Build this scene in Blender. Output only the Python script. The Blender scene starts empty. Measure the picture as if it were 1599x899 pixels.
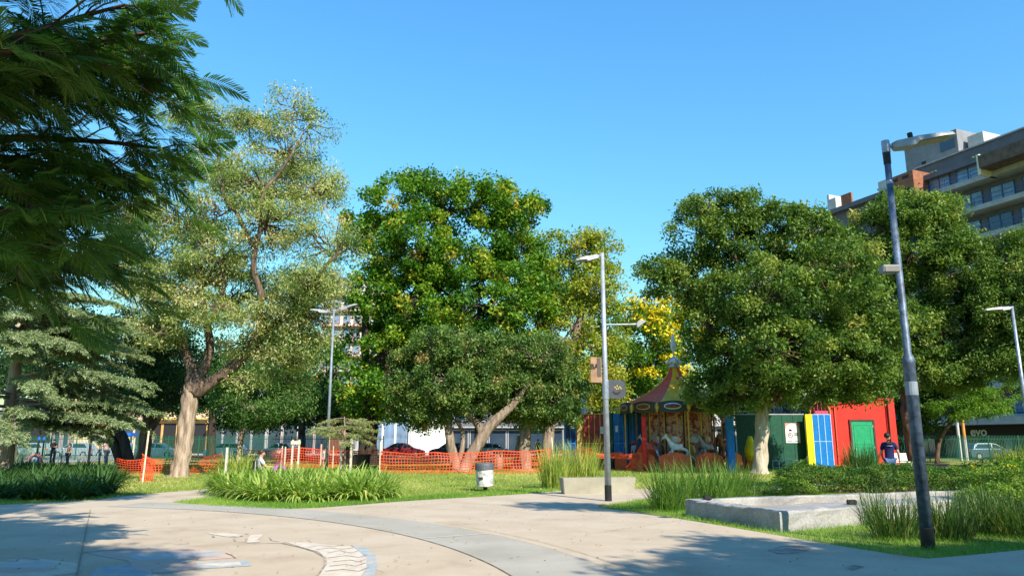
import bpy, bmesh, math, random
import numpy as np
from mathutils import Vector, Matrix
from mathutils.geometry import tessellate_polygon
C = bpy.context.scene.collection
R = math.radians
rnd = random.Random(7)
# ---------------------------------------------------------------- camera, sky, sun, exposure
CAMH, PITCH, FPX = 1.5, R(11.63), 1171.0
cam_d = bpy.data.cameras.new('camera'); cam = bpy.data.objects.new('camera', cam_d); C.objects.link(cam)
cam.location = (0, 0, CAMH); cam.rotation_euler = (R(90) + PITCH, 0, 0)
cam_d.sensor_width = 36; cam_d.lens = 36 * FPX / 1599; cam_d.clip_end = 6000; cam_d.clip_start = .05
bpy.context.scene.camera = cam
SUN_EL, SUN_AZ = R(38), math.atan2(.52, -.855)          # azimuth clockwise from +Y
world = bpy.data.worlds.new('World'); bpy.context.scene.world = world; world.use_nodes = True
wn = world.node_tree.nodes; wl = world.node_tree.links
sky = wn.new('ShaderNodeTexSky'); sky.sky_type = 'NISHITA'; sky.sun_disc = False
sky.sun_elevation = SUN_EL; sky.sun_rotation = SUN_AZ
sky.air_density = 2.5; sky.dust_density = 0.0; sky.ozone_density = 6.0; sky.altitude = 0
hs = wn.new('ShaderNodeHueSaturation'); hs.inputs['Saturation'].default_value = 1.12
tint = wn.new('ShaderNodeMix'); tint.data_type = 'RGBA'; tint.blend_type = 'MULTIPLY'; tint.inputs[0].default_value = 1; tint.inputs[7].default_value = (.62, 1.13, 1.62, 1)
wl.new(sky.outputs[0], hs.inputs['Color']); wl.new(hs.outputs[0], tint.inputs[6]); wl.new(tint.outputs[2], wn['Background'].inputs[0])
wn['Background'].inputs[1].default_value = 0.082
sun_d = bpy.data.lights.new('sun', 'SUN'); sun_d.energy = 5.0; sun_d.angle = R(.55); sun_d.color = (1, .92, .77)
sun = bpy.data.objects.new('sun', sun_d); C.objects.link(sun)
SV = Vector((math.sin(SUN_AZ) * math.cos(SUN_EL), math.cos(SUN_AZ) * math.cos(SUN_EL), math.sin(SUN_EL)))
sun.rotation_euler = SV.to_track_quat('Z', 'Y').to_euler(); sun.location = (20, -30, 40)
vs = bpy.context.scene.view_settings
vs.view_transform = 'Standard'; vs.look = 'None'; vs.exposure = 0.9; vs.gamma = 1
bpy.context.scene.cycles.max_bounces = 6
bpy.context.scene.cycles.transparent_max_bounces = 4
# ---------------------------------------------------------------- photo pixel -> place
ct, st = math.cos(PITCH), math.sin(PITCH)
def ray(px, py):
    v = (449.5 - py) / FPX; u = (px - 799.5) / FPX
    return u, ct - v * st, st + v * ct
def gp(px, py, z=0.0):
    u, dy, dz = ray(px, py); t = (z - CAMH) / dz
    return Vector((u * t, dy * t, z))
def at(px, py, Y):
    u, dy, dz = ray(px, py); t = Y / dy
    return Vector((u * t, Y, CAMH + dz * t))
def mpp(Y): return Y / FPX
# ---------------------------------------------------------------- materials
MATS = {}
def mat(name, col, rough=.7, metal=0., var=.12, scale=6., bump=0., spec=.3, col2=None, var_scale=None):
    if name in MATS: return MATS[name]
    m = bpy.data.materials.new(name); m.use_nodes = True; n = m.node_tree.nodes; l = m.node_tree.links
    b = n['Principled BSDF']; b.inputs['Roughness'].default_value = rough; b.inputs['Metallic'].default_value = metal
    b.inputs['Specular IOR Level'].default_value = spec
    tc = n.new('ShaderNodeTexCoord'); no = n.new('ShaderNodeTexNoise'); no.inputs['Scale'].default_value = scale
    no.inputs['Detail'].default_value = 6; no.inputs['Roughness'].default_value = .65
    l.new(tc.outputs['Object'], no.inputs['Vector'])
    cr = n.new('ShaderNodeValToRGB'); c = np.array(col); c2 = np.array(col2) if col2 else c * (1 - var * 1.6)
    c1 = c if col2 else np.minimum(c * (1 + var), .9)
    cr.color_ramp.elements[0].position = .34; cr.color_ramp.elements[1].position = .66
    cr.color_ramp.elements[0].color = (*c2, 1); cr.color_ramp.elements[1].color = (*c1, 1)
    l.new(no.outputs[0], cr.inputs[0]); l.new(cr.outputs[0], b.inputs['Base Color'])
    if bump:
        bp = n.new('ShaderNodeBump'); bp.inputs['Strength'].default_value = bump; bp.inputs['Distance'].default_value = .02
        n2 = n.new('ShaderNodeTexNoise'); n2.inputs['Scale'].default_value = scale * 5; n2.inputs['Detail'].default_value = 5
        l.new(tc.outputs['Object'], n2.inputs['Vector']); l.new(n2.outputs[0], bp.inputs['Height']); l.new(bp.outputs[0], b.inputs['Normal'])
    MATS[name] = m; return m
LEAF_GAIN = 1.22
def leafmat(name, cols, transl=.28, rough=.5, spec=.35):
    rough = max(rough, .52); spec = min(spec, .22); transl = min(.42, transl + .06) if transl else 0
    """colour by a per-leaf random attribute"""
    if name in MATS: return MATS[name]
    m = bpy.data.materials.new(name); m.use_nodes = True; n = m.node_tree.nodes; l = m.node_tree.links
    b = n['Principled BSDF']; b.inputs['Roughness'].default_value = rough; b.inputs['Specular IOR Level'].default_value = spec
    a = n.new('ShaderNodeAttribute'); a.attribute_name = 'var'
    cr = n.new('ShaderNodeValToRGB'); e = cr.color_ramp.elements
    while len(e) < len(cols): e.new(.5)
    for i, (p, c) in enumerate(cols): e[i].position = p; e[i].color = (*[min(.8, q * LEAF_GAIN) for q in c], 1)
    l.new(a.outputs['Fac'], cr.inputs[0]); l.new(cr.outputs[0], b.inputs['Base Color'])
    if transl:
        t = n.new('ShaderNodeBsdfTranslucent'); mx = n.new('ShaderNodeMixShader'); mx.inputs[0].default_value = transl
        g = n.new('ShaderNodeMix'); g.data_type = 'RGBA'; g.blend_type = 'MULTIPLY'; g.inputs[0].default_value = 1
        l.new(cr.outputs[0], g.inputs[6]); g.inputs[7].default_value = (1.6, 1.7, .7, 1)
        l.new(g.outputs[2], t.inputs[0]); l.new(b.outputs[0], mx.inputs[1]); l.new(t.outputs[0], mx.inputs[2])
        l.new(mx.outputs[0], n['Material Output'].inputs[0])
    MATS[name] = m; return m
def barkmat(name, c1, c2, sc=9.):
    if name in MATS: return MATS[name]
    m = bpy.data.materials.new(name); m.use_nodes = True; n = m.node_tree.nodes; l = m.node_tree.links
    b = n['Principled BSDF']; b.inputs['Roughness'].default_value = .9; b.inputs['Specular IOR Level'].default_value = .1
    tc = n.new('ShaderNodeTexCoord'); mp = n.new('ShaderNodeMapping'); mp.inputs['Scale'].default_value = (1, 1, .16)
    no = n.new('ShaderNodeTexNoise'); no.inputs['Scale'].default_value = sc; no.inputs['Detail'].default_value = 8; no.inputs['Roughness'].default_value = .7
    l.new(tc.outputs['Object'], mp.inputs[0]); l.new(mp.outputs[0], no.inputs['Vector'])
    cr = n.new('ShaderNodeValToRGB'); cr.color_ramp.elements[0].position = .38; cr.color_ramp.elements[1].position = .62
    cr.color_ramp.elements[0].color = (*c2, 1); cr.color_ramp.elements[1].color = (*c1, 1)
    bp = n.new('ShaderNodeBump'); bp.inputs['Strength'].default_value = .9; bp.inputs['Distance'].default_value = .06
    l.new(no.outputs[0], cr.inputs[0]); l.new(cr.outputs[0], b.inputs['Base Color']); l.new(no.outputs[0], bp.inputs['Height']); l.new(bp.outputs[0], b.inputs['Normal'])
    MATS[name] = m; return m
# ---------------------------------------------------------------- object helpers
def link(o, parent=None):
    C.objects.link(o)
    if parent is not None: o.parent = parent
    return o
def tag(o, label=None, cat=None, group=None, kind=None):
    if label: o['label'] = label
    if cat: o['category'] = cat
    if group: o['group'] = group
    if kind: o['kind'] = kind
    return o
def thing(name, label, cat, loc=(0, 0, 0), rz=0., group=None):
    o = bpy.data.objects.new(name, None); o.empty_display_size = .2; link(o)
    o.location = loc; o.rotation_euler = (0, 0, rz); return tag(o, label, cat, group)
def children(o): return [c for c in o.children]
def copy_tree(o, parent=None):
    c = o.copy(); link(c, parent)
    for ch in children(o): copy_tree(ch, c)
    return c
class MB:
    """collects faces, then links them as ONE mesh object"""
    def __init__(s, off=(0, 0, 0)): s.v = []; s.f = []; s.m = []; s.off = Vector(off)
    def add(s, vs_, fs, mi=0):
        b = len(s.v); s.v += [Vector(p) - s.off for p in vs_]; s.f += [[b + i for i in f] for f in fs]; s.m += [mi] * len(fs)
    def box(s, c, d, rz=0, mi=0, tilt=None):
        hx, hy, hz = d[0] / 2, d[1] / 2, d[2] / 2
        M = Matrix.Rotation(rz, 3, 'Z')
        if tilt is not None: M = tilt
        p = [Vector(c) + M @ Vector((x, y, z)) for x in (-hx, hx) for y in (-hy, hy) for z in (-hz, hz)]
        s.add(p, [(0, 1, 3, 2), (4, 6, 7, 5), (0, 4, 5, 1), (2, 3, 7, 6), (0, 2, 6, 4), (1, 5, 7, 3)], mi)
    def tube(s, pts, rad, n=8, mi=0, caps=True, wob=0, ridge=0):
        pts = [Vector(p) for p in pts]; k = len(pts)
        if not hasattr(rad, '__len__'): rad = [rad] * k
        vs_ = []; up = None
        for i, p in enumerate(pts):
            t = (pts[min(i + 1, k - 1)] - pts[max(i - 1, 0)])
            if t.length < 1e-9: t = Vector((0, 0, 1))
            t.normalize()
            if up is None: up = t.orthogonal().normalized()
            up = (up - t * up.dot(t))
            if up.length < 1e-6: up = t.orthogonal()
            up.normalize(); sd = t.cross(up)
            for j in range(n):
                a = 2 * math.pi * j / n; r = rad[i] * (1 + (wob * math.sin(a * 3 + i * .8) + wob * .6 * math.sin(a * 5 + i)) if wob else 1)
                if ridge: r *= 1 + ridge * (math.sin(a * 9 + .35 * math.sin(i * .7) * 3) + .7 * math.sin(a * 4 + i * .13)) + rnd.gauss(0, ridge * .35)
                vs_.append(p + (up * math.cos(a) + sd * math.sin(a)) * r)
        fs = [(i * n + j, i * n + (j + 1) % n, (i + 1) * n + (j + 1) % n, (i + 1) * n + j) for i in range(k - 1) for j in range(n)]
        if caps: fs += [tuple(range(n))[::-1], tuple((k - 1) * n + j for j in range(n))]
        s.add(vs_, fs, mi)
    def lathe(s, prof, c=(0, 0, 0), n=16, mi=0, a0=0):
        c = Vector(c); k = len(prof); vs_ = []
        for r, z in prof:
            for j in range(n):
                a = 2 * math.pi * j / n + a0; vs_.append(c + Vector((r * math.cos(a), r * math.sin(a), z)))
        fs = [(i * n + j, i * n + (j + 1) % n, (i + 1) * n + (j + 1) % n, (i + 1) * n + j) for i in range(k - 1) for j in range(n)]
        if prof[0][0] > 1e-4: fs.append(tuple(range(n))[::-1])
        if prof[-1][0] > 1e-4: fs.append(tuple((k - 1) * n + j for j in range(n)))
        s.add(vs_, fs, mi)
    def prism(s, poly, z0, z1, mi=0):
        """poly: list of xy ; straight extrusion between two heights"""
        n = len(poly); vs_ = [(p[0], p[1], z0) for p in poly] + [(p[0], p[1], z1) for p in poly]
        tri = tessellate_polygon([[Vector((p[0], p[1], 0)) for p in poly]])
        fs = [tuple(t) for t in tri] + [tuple(n + i for i in t[::-1]) for t in tri] + [(i, (i + 1) % n, n + (i + 1) % n, n + i) for i in range(n)]
        s.add(vs_, fs, mi)
    def profile(s, prof, x0, x1, mi=0, M=None):
        """prof: (y,z) outline extruded along x"""
        n = len(prof); vs_ = [Vector((x0, p[0], p[1])) for p in prof] + [Vector((x1, p[0], p[1])) for p in prof]
        if M is not None: vs_ = [M @ p for p in vs_]
        tri = tessellate_polygon([[Vector((p[0], p[1], 0)) for p in prof]])
        fs = [tuple(t) for t in tri] + [tuple(n + i for i in t) for t in tri] + [(i, (i + 1) % n, n + (i + 1) % n, n + i) for i in range(n)]
        s.add(vs_, fs, mi)
    def sheet(s, poly, z, mi=0):
        n = len(poly); tri = tessellate_polygon([[Vector((p[0], p[1], 0)) for p in poly]])
        vs_ = [(p[0], p[1], z) for p in poly]; fs = []
        for t in tri:
            a, b, c = [Vector(vs_[i]) for i in t]
            fs.append(tuple(t) if (b - a).cross(c - a).z > 0 else tuple(t[::-1]))
        s.add(vs_, fs, mi)
    def ball(s, c, r, n=8, mi=0, M=None):
        c = Vector(c); r = Vector(r) if hasattr(r, '__len__') else Vector((r, r, r)); k = n // 2 + 1; vs_ = []
        for i in range(k):
            ph = math.pi * i / (k - 1)
            for j in range(n):
                a = 2 * math.pi * j / n; q = Vector((r.x * math.sin(ph) * math.cos(a), r.y * math.sin(ph) * math.sin(a), r.z * math.cos(ph)))
                vs_.append(c + (M @ q if M is not None else q))
        s.add(vs_, [(i * n + j, (i + 1) * n + j, (i + 1) * n + (j + 1) % n, i * n + (j + 1) % n) for i in range(k - 1) for j in range(n)], mi)
    def build(s, name, mats, parent=None, smooth=False, kind=None, bevel=0):
        me = bpy.data.meshes.new(name); me.from_pydata([tuple(p) for p in s.v], [], s.f)
        for m in (mats if isinstance(mats, (list, tuple)) else [mats]): me.materials.append(m)
        if any(s.m): me.polygons.foreach_set('material_index', s.m)
        if smooth: me.polygons.foreach_set('use_smooth', [True] * len(me.polygons))
        bm = bmesh.new(); bm.from_mesh(me); bmesh.ops.recalc_face_normals(bm, faces=bm.faces)
        if bevel:
            ee = [e for e in bm.edges if len(e.link_faces) == 2 and e.calc_face_angle(0) > .5]
            bmesh.ops.bevel(bm, geom=ee, offset=bevel, segments=2, affect='EDGES', clamp_overlap=True)
        bm.to_mesh(me); bm.free()
        o = bpy.data.objects.new(name, me); link(o, parent)
        if kind: o['kind'] = kind
        return o
def npmesh(name, V, F, var, mats, parent=None, kind=None, matidx=None, smooth=False):
    """V (n,3), F (m,k) regular faces, var per vertex"""
    me = bpy.data.meshes.new(name); V = np.asarray(V, np.float32); F = np.asarray(F, np.int32); m, k = F.shape
    me.vertices.add(len(V)); me.vertices.foreach_set('co', V.ravel())
    me.loops.add(m * k); me.loops.foreach_set('vertex_index', F.ravel())
    me.polygons.add(m); me.polygons.foreach_set('loop_start', np.arange(0, m * k, k, dtype=np.int32))
    if var is not None:
        a = me.attributes.new('var', 'FLOAT', 'POINT'); a.data.foreach_set('value', np.asarray(var, np.float32))
    for x in (mats if isinstance(mats, (list, tuple)) else [mats]): me.materials.append(x)
    if matidx is not None: me.polygons.foreach_set('material_index', np.asarray(matidx, np.int32))
    if smooth: me.polygons.foreach_set('use_smooth', np.ones(m, bool))
    me.update(calc_edges=True)
    o = bpy.data.objects.new(name, me); link(o, parent)
    if kind: o['kind'] = kind
    return o
def unit(a): return a / np.maximum(np.linalg.norm(a, axis=-1, keepdims=True), 1e-9)
def leaf_quads(P, rng, L, W, up=.3, D=None, droop=0., flat=.5):
    """rhombic leaves at P; returns V,F"""
    n = len(P); d = unit(rng.normal(size=(n, 3))) if D is None else unit(D + rng.normal(size=(n, 3)) * .45)
    d[:, 2] -= droop; d = unit(d)
    nr = rng.normal(size=(n, 3)); nr[:, 2] = np.abs(nr[:, 2]) + up * 3; s = unit(np.cross(d, nr)); nn = np.cross(s, d)
    ln = L * rng.uniform(.65, 1.25, (n, 1)); w = W * rng.uniform(.7, 1.2, (n, 1))
    m = P + d * ln * .45
    V = np.stack([P, m + s * w / 2 + nn * w * .12, P + d * ln - nn * ln * .12, m - s * w / 2 + nn * w * .12], 1).reshape(-1, 3)
    return V, np.arange(n * 4).reshape(n, 4)
# ---------------------------------------------------------------- trees
def blobs_px(lst, Y, dr=.85, jit=.5):
    out = []
    for i, b in enumerate(lst):
        px, py, rx, rz = b[:4]; yo = b[4] if len(b) > 4 else ((i * 37) % 11 / 10 - .5) * 2 * jit * rx * mpp(Y)
        c = at(px, py, Y); s = (c - Vector((0, 0, CAMH))).length / FPX
        out.append((c + Vector((0, yo, 0)), Vector((rx * s, rx * s * dr, rz * s))))
    return out
def make_tree(name, label, base, trunks, blobs, bark, leaf, ncl=300, nleaf=110, L=.2, W=.1, rc=.6, seed=1, group=None, cat='tree',
              twig_frac=.6, droop=.15, shell=.62, var0=.0, limb_r=.1, flowers=None, twig_r=.022, flat=.7, limb=None, limb_from=99, cvar=.17):
    rng = np.random.default_rng(seed); base = Vector(base)
    t = thing(name, label, cat, base, 0, group); B = MB(base); BL = MB(base) if limb else B
    nodes = []
    for ti, tr in enumerate(trunks):
        pts = [Vector(p[:3]) for p in tr]; rad = [p[3] for p in tr]
        # smooth resample
        P2 = []; R2 = []; NQ = 9 if rad[0] > .2 else 4
        for i in range(len(pts) - 1):
            a, b = pts[i], pts[i + 1]; pa = pts[max(i - 1, 0)]; pb = pts[min(i + 2, len(pts) - 1)]
            for q in range(NQ):
                u = q / NQ; u2, u3 = u * u, u * u * u
                P2.append(.5 * ((2 * a) + (b - pa) * u + (2 * pa - 5 * a + 4 * b - pb) * u2 + (-pa + 3 * a - 3 * b + pb) * u3)); R2.append(rad[i] * (1 - u) + rad[i + 1] * u)
        P2.append(pts[-1]); R2.append(rad[-1])
        if pts[0].z < .4:
            for i_, f_ in enumerate((1.55, 1.28, 1.12, 1.05) if NQ == 9 else (1.35, 1.1)): R2[i_] *= f_
        (BL if ti >= limb_from else B).tube(P2, R2, 22 if R2[0] > .25 else 9, wob=.07, ridge=.05 if R2[0] > .25 else 0)
        k0 = len(P2) // 3 if pts[0].z < .4 else 0
        nodes += [(p, r) for p, r in list(zip(P2, R2))[k0:]]
    bnodes = []
    cen = [b[0] for b in blobs]
    order = sorted(range(len(blobs)), key=lambda i: min((blobs[i][0] - n[0]).length for n in nodes))
    for i in order:
        c, r = blobs[i]
        cand = sorted(nodes, key=lambda n: (n[0] - c).length + max(0, n[0].z - c.z) * 1.2)[0]
        a = cand[0]; d = c - a; mid = a + d * .5 + Vector((rng.normal() * .1, rng.normal() * .1, .12)) * d.length
        e = c + Vector(rng.normal(size=3)) * .12 * r.length
        r0 = max(min(cand[1] * .75, limb_r + .012 * d.length), .03)
        pts = []
        for q in range(7):
            u = q / 6; pts.append(a * (1 - u) ** 2 + mid * 2 * u * (1 - u) + e * u * u + Vector(rng.normal(size=3)) * .03 * d.length * (0 < q < 6))
        rr = [r0 * (1 - .62 * q / 6) for q in range(7)]
        BL.tube(pts, rr, 6, caps=False)
        new = list(zip(pts, rr))[2:]; nodes += new; bnodes.append([n for n in new])
    w = np.array([(b[1].x * b[1].y * b[1].z) ** (2 / 3) for b in blobs]); w /= w.sum()
    Ps, vs_, Fl = [], [], []
    for k in range(ncl):
        i = rng.choice(len(blobs), p=w); c, r = blobs[i]
        d = unit(rng.normal(size=3)); d[2] = d[2] * .9 + .1; rr = shell + (1.06 - shell) * rng.random() ** .7
        p = np.array(c) + d * np.array(r) * rr
        if p[2] < .5: continue
        if rng.random() < twig_frac:
            n = min(bnodes[order.index(i)], key=lambda n: (n[0] - Vector(p)).length)
            a = n[0]; pv = Vector(p); dd = pv - a
            kk = [a, a + dd * .35 + Vector(rng.normal(size=3)) * .09 * dd.length, a + dd * .7 + Vector(rng.normal(size=3)) * .07 * dd.length, pv]
            BL.tube(kk, [min(n[1] * .7, twig_r * 1.6), twig_r * 1.2, twig_r * .8, twig_r * .3], 4, caps=False)
        m = int(nleaf * rng.uniform(.5, 1.4)); q = rng.normal(size=(m, 3)); q[:, 2] *= flat
        q = q / np.maximum(np.linalg.norm(q, axis=1, keepdims=True), .3) * rng.random((m, 1)) ** .5
        Ps.append(p + q * rc * rng.uniform(.7, 1.25)); cv = rng.normal() * cvar + .5 + var0
        vs_.append(np.clip(cv + rng.normal(size=m) * .13, .02, .98))
        if flowers and rng.random() < flowers[1] and d[2] > -.25:
            m2 = int(flowers[2]); q = rng.normal(size=(m2, 3)) * rc * .45; q[:, 2] *= .5; Fl.append(p + q + np.array([0, -.25, rc * .45]))
    P = np.concatenate(Ps); v = np.concatenate(vs_)
    V, F = leaf_quads(P - np.array(base), rng, L, W, droop=droop)
    B.build('trunk', bark, t, smooth=True)
    if limb: BL.build('limbs', limb, t, smooth=True)
    npmesh('crown', V, F, np.repeat(v, 4), leaf, t)
    if Fl:
        P = np.concatenate(Fl); V, F = leaf_quads(P - np.array(base), rng, flowers[3], flowers[3] * .8)
        npmesh('blossom', V, F, np.repeat(rng.random(len(P)), 4), flowers[0], t, kind='stuff')
    return t
def tk(lst, Y):
    """trunk polyline from photo pixels (px,py,radius px[,dy]) standing at distance Y"""
    out = []
    for q in lst:
        p = at(q[0], q[1], Y); p.y += q[3] if len(q) > 3 else 0; s = Y / FPX
        out.append((p.x, p.y, max(p.z, -.05), q[2] * s))
    out[0] = (out[0][0], out[0][1], -.05, out[0][3]) if out[0][2] < .9 else out[0]
    return out
# ================================================================= SETTING
def ramp_noise_mat(name, stops, scale, detail=8, rough=.9, bump=.15, bscale=60, fine=None, spec=.2):
    m = bpy.data.materials.new(name); m.use_nodes = True; n = m.node_tree.nodes; l = m.node_tree.links
    b = n['Principled BSDF']; b.inputs['Roughness'].default_value = rough; b.inputs['Specular IOR Level'].default_value = spec
    tc = n.new('ShaderNodeTexCoord'); no = n.new('ShaderNodeTexNoise'); no.inputs['Scale'].default_value = scale; no.inputs['Detail'].default_value = detail
    no.inputs['Roughness'].default_value = .62
    cr = n.new('ShaderNodeValToRGB'); e = cr.color_ramp.elements
    while len(e) < len(stops): e.new(.5)
    for i, (p, c) in enumerate(stops): e[i].position = p; e[i].color = (*c, 1)
    l.new(tc.outputs['Object'], no.inputs['Vector']); l.new(no.outputs[0], cr.inputs[0])
    n2 = n.new('ShaderNodeTexNoise'); n2.inputs['Scale'].default_value = bscale; n2.inputs['Detail'].default_value = 4; l.new(tc.outputs['Object'], n2.inputs['Vector'])
    mx = n.new('ShaderNodeMix'); mx.data_type = 'RGBA'; mx.blend_type = 'MULTIPLY'; mx.inputs[0].default_value = 1
    c2 = n.new('ShaderNodeValToRGB'); f0 = fine or .75
    c2.color_ramp.elements[0].position = .3; c2.color_ramp.elements[0].color = (f0, f0, f0, 1); c2.color_ramp.elements[1].position = .7
    l.new(n2.outputs[0], c2.inputs[0]); l.new(cr.outputs[0], mx.inputs[6]); l.new(c2.outputs[0], mx.inputs[7]); l.new(mx.outputs[2], b.inputs['Base Color'])
    bp = n.new('ShaderNodeBump'); bp.inputs['Strength'].default_value = bump; bp.inputs['Distance'].default_value = .01
    l.new(n2.outputs[0], bp.inputs['Height']); l.new(bp.outputs[0], b.inputs['Normal'])
    return m
M_lawn = ramp_noise_mat('lawn_soil_and_grass', [(.3, (.19, .25, .05)), (.5, (.27, .30, .075)), (.62, (.33, .32, .10)), (.75, (.35, .29, .13))], .35, 10, .95, .6, 22, .5)
M_pave = ramp_noise_mat('warm_concrete', [(.28, (.37, .285, .205)), (.42, (.455, .365, .265)), (.55, (.49, .40, .295)), (.72, (.53, .44, .34))], .8, 14, .85, .12, 120, .78)
M_ring = ramp_noise_mat('grey_concrete', [(.3, (.31, .285, .235)), (.55, (.37, .34, .285)), (.75, (.42, .385, .325))], .8, 12, .85, .08, 90, .86)
M_grey = ramp_noise_mat('playground_rubber', [(.3, (.26, .26, .26)), (.7, (.36, .35, .34))], .8, 8, .9, .1, 60)
M_asph = ramp_noise_mat('asphalt', [(.3, (.045, .045, .048)), (.7, (.065, .063, .06))], .6, 8, .9, .2, 80)
M_dirt = ramp_noise_mat('bare_soil', [(.3, (.26, .19, .13)), (.55, (.36, .28, .20)), (.75, (.42, .34, .26))], 1.2, 10, .95, .5, 40)
def struct(name, mb, m): return tag(mb.build(name, m), kind='structure')
b = MB(); b.sheet([(-1500, -600), (1500, -600), (1500, 2500), (-1500, 2500)], 0); struct('ground', b, M_lawn)
pv = [(-300, 800), (0, 789), (90, 785), (150, 781), (180, 777), (260, 769), (335, 763), (400, 760), (440, 764), (340, 777), (268, 785), (330, 791), (430, 796), (500, 793.5), (560, 789), (600, 785.5),
      (650, 782), (700, 779), (760, 775.5), (830, 771), (875, 767), (985, 764), (1100, 761), (1240, 756), (1320, 753), (1320, 757), (1240, 763), (1180, 773), (1120, 776), (1010, 780), (936, 789), (933, 793), (1010, 803), (1097, 817), (1185, 832),
      (1300, 852), (1400, 868), (1450, 874), (1520, 868), (1599, 860), (1750, 846)]
poly = [gp(*p) for p in pv] + [Vector((16, 9, 0)), Vector((16, -9, 0)), Vector((-20, -9, 0)), Vector((-20, 14, 0))]
b = MB(); b.sheet(poly, .02)
for i in range(len(poly) - 1):                                   # slab edge
    a, c = poly[i], poly[i + 1]; b.add([(a.x, a.y, .02), (c.x, c.y, .02), (c.x, c.y, -.05), (a.x, a.y, -.05)], [(0, 1, 2, 3)])
struct('pavement', b, M_pave)
RC = Vector((-13, 5.3, 0))
b = MB()
for i in range(96):
    a0, a1 = R(-32 + i * 1.6), R(-32 + (i + 1) * 1.6)
    q = [RC + Vector((math.cos(a), math.sin(a), 0)) * r for a, r in ((a0, 13.5), (a0, 14.75), (a1, 14.75), (a1, 13.5))]
    q = [p for p in q]
    if max(p.y for p in q) > 19.6 or min(p.x for p in q) < -10.2 and i > 60: continue
    b.add([(p.x, p.y, .026) for p in q], [(0, 1, 2, 3)])
struct('paving_ring', b, M_ring)
def groove(b, a, c, w, z):
    a, c = Vector(a), Vector(c); s = (c - a).normalized().cross(Vector((0, 0, 1))) * w / 2
    b.add([(p.x, p.y, z) for p in (a - s, c - s, c + s, a + s)], [(0, 1, 2, 3)])
M_joint = mat('joint_sealant', (.09, .085, .08), .9); M_pale = mat('pale_mortar', (.62, .56, .46), .9, scale=30)
b = MB(); groove(b, gp(141, 797), gp(118, 910), .022, .031)
groove(b, gp(-160, 860), gp(-40, 800), .02, .031)
for rr, w in ((13.5, .012), (14.75, .009), (14.98, .012)):
    for i in range(60):
        a0, a1 = R(8 + i * .9), R(8 + (i + 1) * .9)
        if rr > 14.8 and i > 34: continue
        groove(b, RC + Vector((math.cos(a0), math.sin(a0), 0)) * rr, RC + Vector((math.cos(a1), math.sin(a1), 0)) * rr, w * (.6 + .5 * math.sin(i * 1.7) ** 2), .031 + .001 * (i % 2))
struct('paving_joint', b, mat('joint_dust', (.27, .21, .15), .9))
b = MB(); a1 = math.radians(31)
for ang in (31.2, 62):
    a1 = R(ang); d = Vector((math.cos(a1), math.sin(a1), 0)); groove(b, RC + d * 13.5, RC + d * 14.75, .04, .032)
struct('mortar_joint', b, M_pale)
b = MB(); b.sheet([gp(*p) for p in ((-260, 726), (0, 722), (100, 722.5), (186, 718), (210, 711), (60, 710), (-200, 712))], .02); struct('playground_floor', b, M_grey)
b = MB(); b.sheet([(-130, 79), (48, 79), (48, 92), (-130, 92)], .02); struct('street', b, M_asph)
b = MB(); b.sheet([(44, 66.6), (200, 66.6), (200, 78.9), (44, 78.9)], .018); struct('side_street', b, M_asph)
for nm, q in (('street_kerb', ((-130, 78.5), (43.8, 78.5), (43.8, 78.95), (-130, 78.95))), ('far_pavement', ((-130, 92.05), (40, 92.05), (40, 96), (-130, 96)))):
    b = MB(); b.prism(q, 0, .13); struct(nm, b, mat('kerb_concrete', (.38, .36, .33), .9, scale=3))
b = MB(); b.sheet([gp(*p) for p in ((150, 741), (230, 733), (345, 728), (350, 742), (290, 750), (225, 757))], .006); struct('dry_earth_patch', b, ramp_noise_mat('dry_turf', [(.35, (.20, .23, .06)), (.55, (.28, .24, .10)), (.7, (.34, .26, .13))], .8, 10, .95, .4, 30, .55))
b = MB(); cr_n = random.Random(3)
for (x0, y0, x1, y1) in ((1.2, 12.8, 3.4, 15.4), (-1.5, 9.2, -3.2, 12.2), (-7.5, 13.2, -4.6, 14.6), (2.0, 10.2, 4.9, 10.9), (-.6, 16.2, 1.4, 19.4), (-9.6, 14.4, -8.4, 17.6)):
    q0 = Vector((x0, y0, 0))
    for k in range(22):
        u = (k + 1) / 22; q1 = Vector((x0 + (x1 - x0) * u + cr_n.gauss(0, .035), y0 + (y1 - y0) * u + cr_n.gauss(0, .035), 0)); groove(b, q0, q1, .004 + .006 * cr_n.random(), .0228 + .0002 * (k % 2)); q0 = q1
struct('pavement_crack', b, mat('crack_dust', (.20, .16, .12), .95))  # thin brown strips drawn along the cracks
b = MB(); b.sheet([gp(*p) for p in ((1200, 861), (1222, 854), (1250, 853), (1268, 857), (1262, 862), (1240, 866), (1214, 867))], .0235); b.sheet([gp(*p) for p in ((1318, 888), (1335, 884), (1350, 887), (1332, 893))], .0235)
struct('pavement_stain', b, ramp_noise_mat('damp_stain', [(.4, (.22, .18, .14)), (.6, (.40, .33, .25))], 4, 8, .8, .08, 60, .8))
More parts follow.
